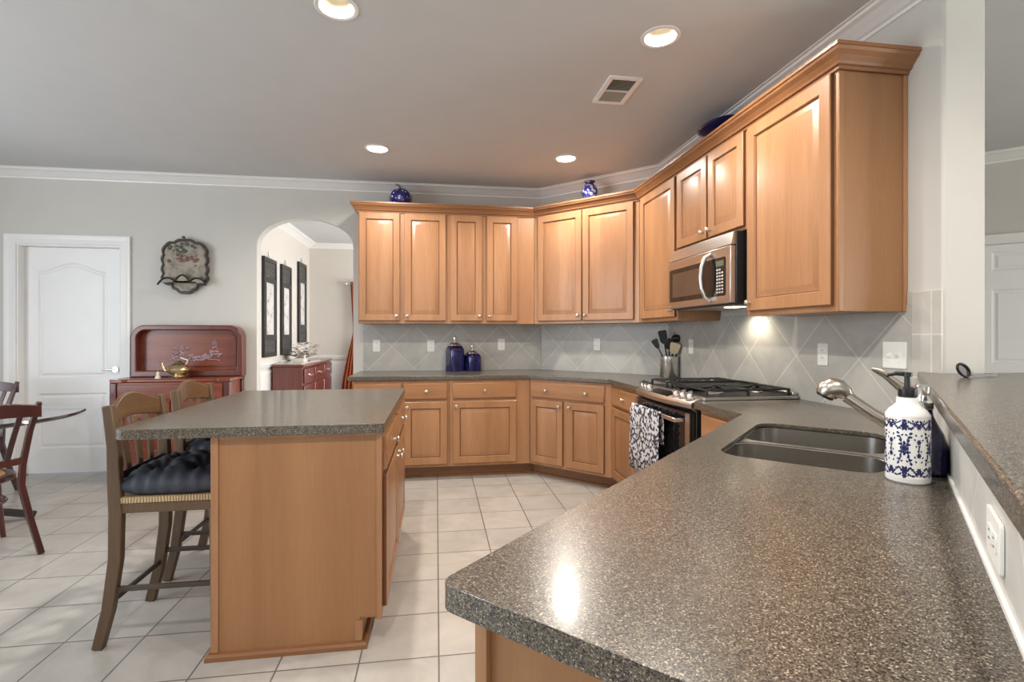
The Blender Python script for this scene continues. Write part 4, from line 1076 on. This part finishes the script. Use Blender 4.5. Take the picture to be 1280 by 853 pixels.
outlet('white double toggle light switch on the tile near the column', (R-0.0085, 1.966, 1.183), -PI/2, kind='switch')

# ================================================================== DECOR ON THE CABINETS
pk = thing('pumpkin_jar', 'round blue glass pumpkin with wire stem on the back wall cabinets', 'ornament', (-0.335, 4.93, 2.4785))
loops = []
for k in range(13):
    t = PI*k/12; r_ = max(0.002, 0.108*math.sin(t)**0.8); z = 0.09-0.09*math.cos(t); lp = []
    for i in range(40):
        a = 2*PI*i/40; rr = r_*(1-0.05*abs(math.sin(a*5))); lp.append((rr*math.cos(a), rr*math.sin(a), z))
    loops.append(lp)
MB().loft(loops).build('pumpkin', M_PUMPKIN, pk, smooth=True)
m = MB(); m.tube([(0, 0, 0.176), (-0.01, 0, 0.205), (-0.032, 0, 0.222), (-0.040, 0, 0.210)], [0.010, 0.007, 0.006, 0.005], 10)
st = m.build('stem', M_COBALT, pk, smooth=True)
def curl(c0, dx, n=26, r0=0.016, rise=0.0, ln=0.10):
    return [(c0[0]+dx*ln*i/n+r0*math.cos(i*0.9)*0.6, c0[1]-0.02+r0*math.sin(i*0.9), c0[2]+rise*i/n+0.014*math.sin(i*0.9)) for i in range(n+1)]
for cu in (curl((0.01, 0, 0.195), 1.0, rise=-0.035), curl((-0.01, 0, 0.205), -0.5, rise=0.01, ln=0.06)):
    MB().tube(cu, 0.0022, 6).build('wire_tendril', M_SILVER, pk, smooth=True)
vs = thing('vase', 'small rounded blue and white vase on the angled wall cabinet', 'vase', (1.388, 4.488, 2.4785))
MB().lathe([(0, 0), (0.040, 0), (0.044, 0.006), (0.060, 0.035), (0.072, 0.085), (0.073, 0.112), (0.062, 0.145), (0.044, 0.163), (0.036, 0.171), (0.036, 0.178), (0.050, 0.190), (0.052, 0.195), (0.040, 0.197), (0.030, 0.185), (0.0, 0.13)], (0, 0, 0), 32).build('pot', M_VASE, vs, smooth=True)
cd_ = thing('footed_dish', 'shallow dark blue footed dish on top of the cabinets above the microwave', 'dish', (1.862, 3.135, 2.4785))
MB().lathe([(0, 0), (0.075, 0), (0.078, 0.008), (0.035, 0.02), (0.022, 0.05), (0.022, 0.10), (0.04, 0.130), (0, 0.135)], (0, 0, 0), 30).build('foot', M_COBALTD, cd_, smooth=True)
MB().lathe([(0, 0.0), (0.05, 0.0), (0.12, 0.010), (0.165, 0.026), (0.185, 0.040), (0.188, 0.045), (0.18, 0.044), (0.12, 0.020), (0.0, 0.010)], (0, 0, 0.1352), 44, sx=0.66).build('bowl', M_COBALTD, cd_, smooth=True)

# ================================================================== CEILING FITTINGS
GL = 'recessed ceiling lamps'
names = ['recessed ceiling lamp nearest the viewer at top left', 'recessed ceiling lamp nearest the viewer beside the air vent', 'recessed ceiling lamp far left above the island end', 'recessed ceiling lamp far right in front of the angled cabinets', 'added recessed ceiling lamp out of view overhead on the island side', 'added recessed ceiling lamp out of view above the peninsula worktop']
for (x, y), lb in zip(CANS, names):
    t = thing('recessed_lamp', lb, 'ceiling lamp', (x, y, CEIL), 0, GL)
    MB().lathe([(0.0735, 0.0), (0.094, 0.0), (0.096, -0.003), (0.092, -0.006), (0.075, -0.004), (0.0735, 0.0)], (0, 0, 0), 36, cap=False).build('trim_ring', M_TRIM, t, smooth=True)
    m = MB(); m.loft([[(0.0735*math.cos(2*PI*i/36), 0.0735*math.sin(2*PI*i/36), -0.002) for i in range(36)], [(0.058*math.cos(2*PI*i/36), 0.058*math.sin(2*PI*i/36), 0.075) for i in range(36)], [(0.057*math.cos(2*PI*i/36), 0.057*math.sin(2*PI*i/36), 0.125) for i in range(36)]], False, True)
    m.build('reflector', M_CAN, t, smooth=True)
    MB().lathe([(0, 0), (0.025, 0.002), (0.044, 0.010), (0.046, 0.02), (0.03, 0.048), (0, 0.05)], (0, 0, 0.060), 28).build('bulb', M_GLOW, t, smooth=True)
    ld = bpy.data.lights.new('lamp_light', 'SPOT'); ld.energy = CAN_POWER; ld.color = WARM; ld.spot_size = math.radians(165); ld.spot_blend = 0.5; ld.shadow_soft_size = 0.05
    lo = bpy.data.objects.new('lamp_light', ld); COL.objects.link(lo); lo.parent = t; lo.location = (0, 0, 0.022)
M_SLAT = plain('vent_slat', (0.42, 0.38, 0.32), 0.5)
vt = thing('ceiling_vent', 'rectangular white ceiling air vent with dark slats', 'vent', (1.068, 2.91, CEIL))
MB().prism(rrect(-0.100, 0.100, -0.165, 0.165, 0.004, 2), -0.010, 0.0, [rectloop(-0.072, 0.072, -0.137, -0.004), rectloop(-0.072, 0.072, 0.004, 0.137)]).build('frame', M_TRIM, vt, bev=0.002)
MB().box(-0.072, 0.072, -0.137, 0.137, -0.0015, -0.0005).build('duct_backing', M_DARKGAP, vt)
for i in range(24):
    y = -0.131+0.0114*i
    if abs(y) < 0.006: continue
    MB().bar([(-0.072, y, -0.0055), (0.072, y, -0.0055)], 0.0012, 0.008 if y < 0 else 0.0045, (0, 1, -0.9 if y < 0 else 0.9)).build('slat', M_SLAT, vt)

# ================================================================== STOOLS
def make_stool(label, loc):
    t = thing('counter_stool', label, 'stool', loc, 0, 'counter stools at the island')
    XB = 0.025
    path = [(-0.005, 0), (0.034, 0.16), (0.060, 0.36), (0.063, 0.55), (0.057, 0.68), (0.053, 0.82), (0.031, 0.985)]
    for s_ in (-1, 1):
        y = 0.19*s_
        MB().bar([(x, y, z) for x, z in path], [0.034]*7, [0.040, 0.044, 0.048, 0.050, 0.048, 0.044, 0.036]).build('back_post', M_OAK, t, bev=0.004)
        MB().bar([(0.438, y, 0.0), (0.434, y, 0.56)], [0.032, 0.036], [0.032, 0.036]).build('leg', M_OAK, t, bev=0.003)
        MB().bar([(0.085, y, 0.567), (0.428, y, 0.567)], 0.024, 0.040, (0, 1, 0)).build('seat_rail', M_OAK, t, bev=0.002)
        MB().bar([(0.055, y, 0.238), (0.436, y, 0.238)], 0.016, 0.020).build('stretcher', M_DARKRAIL, t, bev=0.003)
    MB().bar([(0.444, -0.172, 0.567), (0.444, 0.172, 0.567)], 0.024, 0.040, (1, 0, 0)).build('seat_rail', M_OAK_H, t, bev=0.002)
    MB().bar([(0.063, -0.172, 0.567), (0.063, 0.172, 0.567)], 0.024, 0.040, (1, 0, 0)).build('seat_rail', M_OAK_H, t, bev=0.002)
    MB().bar([(0.446, -0.174, 0.20), (0.446, 0.174, 0.20)], 0.02, 0.026, (1, 0, 0)).build('stretcher', M_DARKRAIL, t, bev=0.003)
    MB().bar([(0.040, -0.174, 0.185), (0.040, 0.174, 0.185)], 0.014, 0.020, (1, 0, 0)).build('stretcher', M_DARKRAIL, t, bev=0.003)
    m = MB(); m.prism(rrect(0.045, 0.465, -0.205, 0.205, 0.03, 4), 0.588, 0.612); m.build('seat', M_RUSH, t, bev=0.008)
    # arched top rail, bowed backwards
    loops = []
    for i in range(17):
        u = -1+2*i/16; y = 0.176*u; bx = 0.036-0.030*(1-u*u); zt = 0.972+0.048*math.cos(u*PI/2)**1.5; zb = 0.895+0.022*(1-u*u)
        loops.append([(bx-0.012, y, zb), (bx+0.012, y, zb), (bx+0.010, y, zt), (bx-0.012, y, zt)])
    MB().loft(loops).build('top_rail', M_OAK_H, t, smooth=True, bev=0.004)
    MB().bar([(0.056, -0.174, 0.690), (0.050, 0.0, 0.690), (0.056, 0.174, 0.690)], 0.018, 0.034, (1, 0, 0)).build('lower_rail', M_DARKRAIL, t, bev=0.003)
    for y0, y1 in ((-0.085, -0.105), (0.0, 0.0), (0.085, 0.105)):
        MB().bar([(0.050, y0, 0.700), (0.042, (y0+y1)/2, 0.80), (0.018, y1, 0.915)], [0.030, 0.036, 0.040], 0.011, (0, 1, 0)).build('slat', M_OAK, t, bev=0.002)
    return t
make_stool('weathered oak counter stool nearest the viewer tucked under the island', (-1.348, 2.470, 0))
make_stool('weathered oak counter stool farther from the viewer near the red buffet', (-1.372, 3.052, 0))
def cushion(label, loc, seed):
    rnd = random.Random(seed); n = 44; hx, hy = 0.198, 0.212
    ph = [rnd.uniform(0, 6.28) for _ in range(6)]
    m = MB(); top = []; bot = []
    for i in range(n+1):
        u = -1+2*i/n; rt, rb = [], []
        for j in range(n+1):
            v = -1+2*j/n
            k = 1-0.055*(u*u*v*v)                      # slightly rounded square
            x, y = hx*u*k, hy*v*k
            e = (max(0, 1-abs(u)**5)*max(0, 1-abs(v)**5))**0.45
            h_ = 0.078
            for tx, ty in ((-0.42, -0.42), (0.42, -0.42), (-0.42, 0.42), (0.42, 0.42)):
                dd = (u-tx)**2+(v-ty)**2
                h_ -= 0.072*math.exp(-dd/0.040)
                an = math.atan2(v-ty, u-tx)
                h_ += 0.0075*math.sin(an*8+ph[0]+1.6*math.sin(an*2+ph[3]))*math.exp(-(math.sqrt(dd)-0.36)**2/0.035)
            h_ += 0.0035*math.sin(13*u+ph[1]+3*v)*math.sin(10*v+ph[2])
            ed = max(abs(u), abs(v)); wr = 0.0035*math.sin(22*(u if abs(v) > abs(u) else v)+ph[4])*max(0, ed-0.6)/0.4
            rt.append(m.bm.verts.new((x*(1+wr*4), y*(1+wr*4), 0.036+max(-0.02, h_)*e))); rb.append(m.bm.verts.new((x*(1+wr*4), y*(1+wr*4), 0.036-0.0355*min(1, e*1.3))))
        top.append(rt); bot.append(rb)
    for i in range(n):
        for j in range(n):
            m.bm.faces.new((top[i][j], top[i+1][j], top[i+1][j+1], top[i][j+1])); m.bm.faces.new((bot[i][j+1], bot[i+1][j+1], bot[i+1][j], bot[i][j]))
    for A in ([(k, 0) for k in range(n+1)], [(n, k) for k in range(n+1)], [(n-k, n) for k in range(n+1)], [(0, n-k) for k in range(n+1)]):
        for p, q2 in zip(A, A[1:]):
            m.bm.faces.new((top[p[0]][p[1]], bot[p[0]][p[1]], bot[q2[0]][q2[1]], top[q2[0]][q2[1]]))
    o = m.build('seat_cushion', M_NAVY, None, smooth=True, loc=loc)
    tag(o, label, 'cushion', 'navy seat cushions')
    md = o.modifiers.new('s', 'SUBSURF'); md.levels = 1; md.render_levels = 1
cushion('tufted navy seat cushion on the stool nearest the viewer', (-1.085, 2.470, 0.6125), 1)
cushion('tufted navy seat cushion on the stool farther from the viewer', (-1.109, 3.052, 0.6125), 2)

# ================================================================== BREAKFAST TABLE AND CHAIRS
def make_chair(label, loc, rot):
    t = thing('dining_chair', label, 'chair', loc, rot, 'dark red dining chairs')
    for s_ in (-1, 1):
        MB().bar([(-0.06, 0.25*s_, 0), (-0.015, 0.215*s_, 0.20), (0.025, 0.185*s_, 0.40), (0.020, 0.190*s_, 0.52), (-0.025, 0.210*s_, 0.72), (-0.085, 0.235*s_, 0.885)], [0.030, 0.030, 0.032, 0.030, 0.028, 0.024], [0.030, 0.032, 0.036, 0.032, 0.028, 0.022]).build('back_post', M_CHAIR, t, bev=0.004)
        MB().tube([(0.46, 0.215*s_, 0), (0.42, 0.185*s_, 0.22), (0.38, 0.165*s_, 0.425)], [0.013, 0.016, 0.018], 10).build('leg', M_CHAIR, t, smooth=True)
    MB().lathe([(0, 0), (0.205, 0), (0.215, 0.008), (0.215, 0.026), (0.205, 0.034), (0.17, 0.034), (0.168, 0.030), (0, 0.030)], (0.225, 0, 0.425), 36, sx=1.02, sy=0.98).build('seat_frame', M_CHAIR, t, smooth=True)
    MB().lathe([(0, 0), (0.166, 0), (0.160, 0.006), (0, 0.009)], (0.225, 0, 0.4555), 30, sx=1.02, sy=0.98).build('cane_seat', M_CANE, t, smooth=True)
    MB().tube([(0.225+0.165*math.cos(2*PI*i/32), 0.165*math.sin(2*PI*i/32), 0.30) for i in range(33)], 0.011, 8, (1, 1)).build('ring_stretcher', M_CHAIR, t, smooth=True)
    loops = []
    for i in range(17):
        u = -1+2*i/16; y = 0.245*u; x = -0.078-0.035*(1-u*u); zt = 0.872+0.018*(1-u*u)-0.010*abs(u)**3; zb = zt-0.065-0.012*(1-u*u)
        loops.append([(x-0.010, y, zb), (x+0.010, y, zb), (x+0.006, y, zt), (x-0.012, y, zt)])
    MB().loft(loops).build('top_rail', M_CHAIR, t, smooth=True, bev=0.003)
    MB().bar([(0.012, -0.192, 0.545), (-0.015, -0.10, 0.545), (-0.024, 0, 0.545), (-0.015, 0.10, 0.545), (0.012, 0.192, 0.545)], 0.016, 0.040, (1, 0, 0)).build('lower_rail', M_CHAIR, t, bev=0.003)
    for y0, y1 in ((-0.115, -0.150), (0.115, 0.150)):
        MB().bar([(-0.014, y0, 0.555), (-0.045, (y0+y1)/2, 0.68), (-0.095, y1, 0.815)], 0.026, 0.010, (0, 1, 0)).build('slat', M_CHAIR, t, bev=0.002)
    MB().bar([(-0.022, 0, 0.555), (-0.050, 0, 0.68), (-0.106, 0, 0.805)], [0.075, 0.10, 0.13], 0.010, (0, 1, 0)).build('splat', M_CHAIRT, t, bev=0.002)
    return t
make_chair('dark red bentwood dining chair in front of the breakfast table at left edge', (-2.477, 3.167, 0), math.radians(140))
make_chair('dark red dining chair behind the breakfast table at left edge', (-3.62, 4.60, 0), math.radians(-80))
tb = thing('breakfast_table', 'round dark breakfast table at the left edge of the room', 'table', (-3.01, 3.72, 0))
MB().lathe([(0, 0.715), (0.56, 0.715), (0.615, 0.728), (0.625, 0.738), (0.618, 0.750), (0, 0.752)], (0, 0, 0), 56).build('table_top', M_TABLE, tb, smooth=True)
MB().lathe([(0, 0.05), (0.09, 0.05), (0.07, 0.12), (0.045, 0.25), (0.06, 0.45), (0.05, 0.60), (0.10, 0.70), (0, 0.7145)], (0, 0, 0), 24).build('pedestal', M_TABLE, tb, smooth=True)
for k in range(4):
    a = PI/4+PI/2*k
    MB().bar([(0.05*math.cos(a), 0.05*math.sin(a), 0.14), (0.2*math.cos(a), 0.2*math.sin(a), 0.09), (0.36*math.cos(a), 0.36*math.sin(a), 0.025)], 0.05, 0.05, (-math.sin(a), math.cos(a), 0)).build('foot', M_TABLE, tb, bev=0.005)

# ================================================================== RED BUFFET WITH TRAY BACK, TEAPOT, PLAQUE
HX0, HX1, HY0, HY1, HT = -2.735, -1.785, 4.745, 5.095, 0.89
hu = thing('buffet_cabinet', 'carved red rosewood buffet cabinet against the back wall beside the white door', 'buffet', (HX0, HY0, 0))
hw_, hd_ = HX1-HX0, HY1-HY0
MB().box(0.02, hw_-0.02, 0.015, hd_, 0.06, HT-0.031).build('carcass', M_ROSE, hu, bev=0.002)
for x in (0.0, hw_-0.05):
    for y in (0.0, hd_-0.05): MB().box(x, x+0.05, y, y+0.05, 0.0, HT-0.031).build('corner_post', M_ROSED, hu, bev=0.006)
tp = [(0, 0.0), (0.10, -0.004), (0.13, 0.02), (hw_-0.13, 0.02), (hw_-0.10, -0.004), (hw_, 0.0), (hw_+0.004, hd_), (-0.004, hd_)]
MB().prism(tp, HT-0.030, HT).build('top', M_ROSE, hu, bev=0.007)
MB().box(0.06, hw_-0.06, -0.001, 0.0145, HT-0.17, HT-0.045).build('frieze_panel', M_ROSE, hu, bev=0.004)
for k in range(2):
    x0 = 0.06+(hw_-0.12)/2*k+0.004; x1 = x0+(hw_-0.12)/2-0.008
    m = MB(); rings_rect(m, x0, x1, 0.10, HT-0.185, -0.004, [(0, 0.018), (0, 0.003), (0.003, 0), (0.045, 0), (0.05, 0.008), (0.06, 0.008), (0.085, 0.002)])
    dd = m.build('door', M_ROSE, hu, smooth=True)
    MB().lathe([(0, 0), (0.018, -0.001), (0.018, -0.004), (0.006, -0.006), (0.009, -0.016), (0, -0.018)], (x1-0.022 if k == 0 else x0+0.022, -0.0045, 0.42), 16, 'y').build('knob', M_BRASS, dd, smooth=True)
    rn = random.Random(5+k); cv = MB()
    for i in range(26):
        cv.ball((rn.uniform(x0+0.10, x1-0.10), -0.003, rn.uniform(0.2, HT-0.3)), rn.uniform(0.008, 0.02), 1.2, 0.4, 0.8, 8)
    cv.build('carving', M_ROSE, dd, smooth=True)
# tray-like back
bx0, bx1 = 0.035, hw_+0.015
tz0, tz1 = HT+0.0005, 1.358
def topround(x0, x1, z0, z1, r, n=8):
    return [(x0, z0), (x1, z0)] + [(x1-r+r*math.cos(PI/2*i/n), z1-r+r*math.sin(PI/2*i/n)) for i in range(n+1)] + [(x0+r-r*math.sin(PI/2*i/n), z1-r+r*math.cos(PI/2*i/n)) for i in range(n+1)]
outer = topround(bx0, bx1, tz0, tz1, 0.115); inner = topround(bx0+0.045, bx1-0.045, tz0+0.055, tz1-0.045, 0.080)
bk = MB().prism(outer, hd_-0.115, hd_, [inner], XZ).build('back_frame', M_ROSED, hu, bev=0.008)
MB().prism(topround(bx0+0.04, bx1-0.04, tz0+0.05, tz1-0.04, 0.085), hd_-0.03, hd_-0.012, xf=XZ).build('back_panel', M_ROSE, hu)
m = MB(); io = topround(bx0+0.075, bx1-0.075, tz0+0.085, tz1-0.075, 0.06); ii = topround(bx0+0.083, bx1-0.083, tz0+0.093, tz1-0.083, 0.053)
m.prism(io, hd_-0.036, hd_-0.0305, [ii], XZ); m.build('inset_bead', M_ROSED, hu)
rn = random.Random(11); cv = MB()
for i in range(150):
    u = rn.random(); x = bx0+0.30+0.42*u
    base = tz0+0.155+0.02*math.sin(u*9)
    hgt = 0.10 if u < 0.33 else (0.05 if u < 0.7 else 0.13*math.exp(-((u-0.88)/0.07)**2)+0.03)
    cv.ball((x, hd_-0.033, base+rn.random()*hgt), rn.uniform(0.007, 0.015), 1.3, 0.7, 0.8, 8)
for i in range(9): cv.tube([(bx0+0.26+0.05*i, hd_-0.033, tz0+0.145+0.008*math.sin(i)), (bx0+0.315+0.05*i, hd_-0.033, tz0+0.150+0.01*math.cos(i*2))], 0.005, 6)
M_CARV = plain('carving_highlight', (0.36, 0.24, 0.26), 0.3, vary=0.3, nscale=60, coat=0.4)
cv.build('landscape_carving', M_CARV, hu, smooth=True)

tp_ = thing('teapot', 'round brass teapot with curved spout on the red buffet', 'teapot', (-2.240, 4.855, HT+0.0005))
MB().lathe([(0, 0.028), (0.05, 0.028), (0.09, 0.050), (0.098, 0.072), (0.088, 0.098), (0.052, 0.120), (0.045, 0.124), (0, 0.124)], (0, 0, 0), 32).build('pot', M_BRASS, tp_, smooth=True)
MB().lathe([(0, 0), (0.048, 0), (0.03, 0.010), (0.012, 0.026), (0, 0.030)], (0, 0, 0.1242), 20).build('lid', M_BRASS, tp_, smooth=True)
MB().tube([(-0.080, 0, 0.060), (-0.115, 0, 0.072), (-0.130, 0, 0.100), (-0.138, 0, 0.132), (-0.165, 0, 0.138)], [0.018, 0.013, 0.010, 0.008, 0.007], 10).build('spout', M_BRASS, tp_, smooth=True)
MB().tube([(0.055, 0.0, 0.118), (0.070, 0.0, 0.155), (0.030, 0.0, 0.170), (0.012, 0, 0.178)], 0.007, 10).build('handle', M_BEIGE, tp_, smooth=True)
MB().lathe([(0, 0), (0.085, 0), (0.088, 0.006), (0.05, 0.014), (0.045, 0.0275), (0, 0.0275)], (0, 0, 0), 28).build('warmer_base', M_BRASS, tp_, smooth=True)
fg = MB().lathe([(0, 0), (0.024, 0), (0.022, 0.012), (0.012, 0.030), (0.013, 0.044), (0.006, 0.058), (0, 0.062)], (0, 0, 0), 18).build('figurine', M_BEIGE, None, smooth=True, loc=(-2.395, 4.82, HT+0.0005))
tag(fg, 'tiny ivory figurine left of the teapot on the buffet', 'figurine')

pq = thing('wall_plaque', 'scalloped painted wall plaque with small shelf hanging above the buffet', 'plaque', (-2.292, B, 1.90))
def scallop(w_, zt, zb, n=96):
    pts = []
    ctr = [(-0.185, 0.215), (-0.10, 0.250), (0, 0.275), (0.10, 0.250), (0.185, 0.215), (0.205, 0.12), (0.205, 0.02), (0.205, -0.08), (0.205, -0.155), (0.125, -0.19), (0.075, -0.245), (0.0, -0.275), (-0.075, -0.245), (-0.125, -0.19), (-0.205, -0.155), (-0.205, -0.08), (-0.205, 0.02), (-0.205, 0.12)]
    for (x0, z0), (x1, z1) in zip(ctr, ctr[1:]+ctr[:1]):
        dx, dz = x1-x0, z1-z0; ln = math.hypot(dx, dz); nx, nz = dz/ln, -dx/ln
        if (x0+x1)*nx+(z0+z1)*nz < 0: nx, nz = -nx, -nz
        for i in range(6):
            t = i/6; bz = 0.017*math.sin(PI*t)
            pts.append(((x0+dx*t+nx*bz)*w_, (z0+dz*t+nz*bz)*w_))
    return pts
MB().prism(scallop(0.91, 0, 0), -0.060, -0.020, [scallop(0.825, 0, 0)], XZ).build('frame', M_DARKRAIL, pq, bev=0.004)
MB().prism(scallop(0.845, 0, 0), -0.048, -0.024, xf=XZ).build('painted_panel', M_PLAQUE, pq)
MB().box(-0.13, 0.13, -0.020, -0.0005, -0.12, 0.18).build('hanger_block', M_CHERRY, pq)
def lipz(t): return -0.150+(0.062 if 1/3 < t < 2/3 else 0.036)*abs(math.sin(PI*t*3))**0.8
m = MB(); m.prism([(-0.20, -0.155)]+[(-0.185+0.37*i/24, lipz(i/24)) for i in range(25)]+[(0.20, -0.155)], -0.098, -0.0605, xf=XZ); m.build('shelf_lip', M_PLAQUE, pq, bev=0.003)
m = MB(); ed = [(-0.205, -0.175, -0.10)]+[(-0.187+0.374*i/24, lipz(i/24)+0.004, -0.10) for i in range(25)]+[(0.205, -0.175, -0.10)]
m.tube([(x, y, z) for x, z, y in ed], 0.008, 8); m.build('lip_edge', M_BLACK, pq, smooth=True)
rn = random.Random(3)
M_SAGE = plain('sage_paint', (0.055, 0.075, 0.045), 0.5, vary=0.3, nscale=30)
M_ROSEP = plain('dusty_pink_paint', (0.16, 0.075, 0.065), 0.5, vary=0.3, nscale=30)
for nm, mt, x0, z0, n in (('painted_leaves', M_SAGE, -0.03, 0.17, 16), ('painted_blossoms', M_ROSEP, -0.02, 0.08, 16)):
    q3 = MB()
    for i in range(n): q3.ball((x0+rn.gauss(0, 0.06), -0.0485, z0+rn.gauss(0, 0.03)), rn.uniform(0.010, 0.022), 1.1, 0.18, 0.9, 8)
    q3.build(nm, mt, pq, smooth=True)

# ================================================================== DINING ROOM
def hanging(label, y0, y1, z0, z1):
    t = thing('carved_panel', label, 'wall panel', (DXL, (y0+y1)/2, z0), -PI/2+PI, 'carved dining room panels')
    w_, h_ = y1-y0, z1-z0
    # local x along +y (rotated 90 degrees), depth towards the room is local -y
    hs = [rectloop(-w_/2+0.075, w_/2-0.075, 0.27, h_-0.30), rectloop(-w_/2+0.045, w_/2-0.045, 0.05, 0.20), rectloop(-w_/2+0.045, w_/2-0.045, h_-0.24, h_-0.05)]
    m = MB().prism(rectloop(-w_/2, w_/2, 0, h_), -0.035, -0.004, hs, XZ).build('frame', M_BLACK, t, bev=0.003)
    MB().box(-w_/2+0.076, w_/2-0.076, -0.020, -0.008, 0.271, h_-0.301).build('porcelain_inset', M_PORC, t)
    for a, b2 in ((0.051, 0.199), (h_-0.239, h_-0.051)): MB().box(-w_/2+0.046, w_/2-0.046, -0.026, -0.010, a, b2).build('fretwork', M_FRET, t)
    MB().tube([(-0.025, -0.010, h_-0.002), (-0.012, -0.010, h_+0.045), (0.0, -0.010, h_+0.08), (0.012, -0.010, h_+0.045), (0.025, -0.010, h_-0.002)], 0.005, 8).build('hook', M_NICKEL, t, smooth=True)
hanging('black carved panel with white inset nearest the archway', 6.33, 6.80, 1.00, 2.20)
hanging('black carved panel with white inset in the middle of three', 7.03, 7.47, 1.00, 2.20)
hanging('black carved panel with white inset hung highest near the corner', 7.86, 8.30, 1.15, 2.35)
sb = thing('sideboard', 'dark cherry sideboard with pale top in the dining room', 'sideboard', (DXL+0.006, 6.60, 0))
SD, SL = 0.40, 1.75
MB().box(0.028, SD-0.02, 0.02, SL-0.02, 0.08, 0.868).build('carcass', M_CHERRY, sb, bev=0.003)
MB().prism([(0.026, 0), (SD, 0), (SD+0.03, 0.3), (SD+0.06, SL/2), (SD+0.03, SL-0.3), (SD, SL), (0.026, SL)], 0.870, 0.898).build('top', M_CHERRY, sb, bev=0.006)
for k in range(3):
    y0 = 0.05+0.56*k
    d_ = MB().box(SD-0.0195, SD+0.004, y0, y0+0.52, 0.66, 0.84).build('drawer', M_CHERRY, sb, bev=0.008)
    MB().tube([(SD+0.004, y0+0.18, 0.765), (SD+0.028, y0+0.20, 0.745), (SD+0.028, y0+0.32, 0.745), (SD+0.004, y0+0.34, 0.765)], 0.006, 8).build('pull', M_SILVER, d_, smooth=True)
    d_ = MB().box(SD-0.0195, SD+0.002, y0, y0+0.52, 0.12, 0.63).build('door', M_CHERRY, sb, bev=0.012)
    MB().lathe([(0, 0), (0.018, 0.001), (0.018, 0.005), (0.007, 0.008), (0.01, 0.02), (0, 0.022)], (SD+0.0025, y0+0.26, 0.42), 14, 'x').build('knob', M_SILVER, d_, smooth=True)
for y in (0.03, SL-0.08):
    for x in (0.03, SD-0.07): MB().box(x, x+0.05, y, y+0.05, 0, 0.079).build('foot', M_CHERRY, sb)
o = MB().prism(rrect(0.05, SD-0.03, 0.03, 1.05, 0.01, 3), 0, 0.012).build('table_runner', M_MARBLE, None, loc=(DXL+0.006, 6.60, 0.8985)); tag(o, 'pale runner spread on the dining room sideboard', 'runner')
cp_ = thing('silver_centerpiece', 'shiny silver leaf centerpiece on the dining room sideboard', 'centerpiece', (DXL+0.22, 7.30, 0.911))
MB().lathe([(0, 0), (0.09, 0), (0.10, 0.01), (0.05, 0.03), (0.11, 0.06), (0.20, 0.085), (0.19, 0.09), (0, 0.05)], (0, 0, 0), 28).build('bowl', M_SILVER, cp_, smooth=True)
rn = random.Random(9)
for i in range(60):
    a = rn.uniform(0, 2*PI); rr = rn.uniform(0.02, 0.17); ln = rn.uniform(0.05, 0.10); zz0 = rn.uniform(0.07, 0.25-0.5*rr)
    d_ = Vector((math.cos(a), math.sin(a)*1.6, rn.uniform(0.2, 1.2))).normalized(); p0 = Vector((rr*math.cos(a), rr*1.9*math.sin(a), zz0))
    sd_ = d_.cross(Vector((0, 0, 1))).normalized(); nn = sd_.cross(d_)
    loops = []
    for k in range(6):
        t = k/5; wv = max(0.0015, 0.036*math.sin(PI*t)**0.8); c_ = p0+d_*(ln*t)+nn*(-0.02*t*t)
        loops.append([tuple(c_+sd_*wv), tuple(c_+nn*0.004), tuple(c_-sd_*wv), tuple(c_-nn*0.003)])
    MB().loft(loops).build('leaf', M_SILVER, cp_, smooth=True)
o = MB().box(-0.07, 0.07, -0.10, 0.10, 0, 0.055).build('keepsake_box', M_MARBLE, None, bev=0.006, loc=(DXL+0.29, 6.90, 0.911)); tag(o, 'small pale box at the near end of the sideboard', 'box')
# curtain with rod
cr = thing('curtain_rod', 'metal curtain rod with round finial in the dining room', 'curtain rod', (-1.40, DYB-0.09, 2.09))
MB().tube([(-0.02, 0, 0), (1.10, 0, 0)], 0.012, 10).build('rod', M_NICKEL, cr, smooth=True)
MB().ball((-0.045, 0, 0), 0.028, seg=14).build('finial', M_NICKEL, cr, smooth=True)
MB().bar([(0.05, 0.0, 0.0), (0.05, 0.09, 0.0)], 0.012, 0.02, (1, 0, 0)).build('bracket', M_NICKEL, cr)
loops = []
for z, x0, x1, amp in ((2.12, -0.04, 0.22, 0.016), (1.95, -0.03, 0.20, 0.016), (1.6, -0.01, 0.17, 0.014), (1.40, 0.0, 0.12, 0.012), (1.30, 0.0, 0.11, 0.010), (1.15, -0.03, 0.16, 0.014), (0.9, -0.09, 0.22, 0.02), (0.55, -0.16, 0.28, 0.025), (0.30, -0.19, 0.30, 0.027)):
    fr = [(x0+(x1-x0)*i/40, -0.02+amp*math.sin(i*1.25), z-2.12) for i in range(41)]
    loops.append(fr)
m = MB(); m.loft(loops, False, False, False)
o = m.build('curtain', M_CURTAIN, None, smooth=True, loc=(-1.33, DYB-0.09, 2.12)); tag(o, 'rust red curtain tied back in the dining room', 'curtain')
md = o.modifiers.new('cloth', 'SOLIDIFY'); md.thickness = 0.004
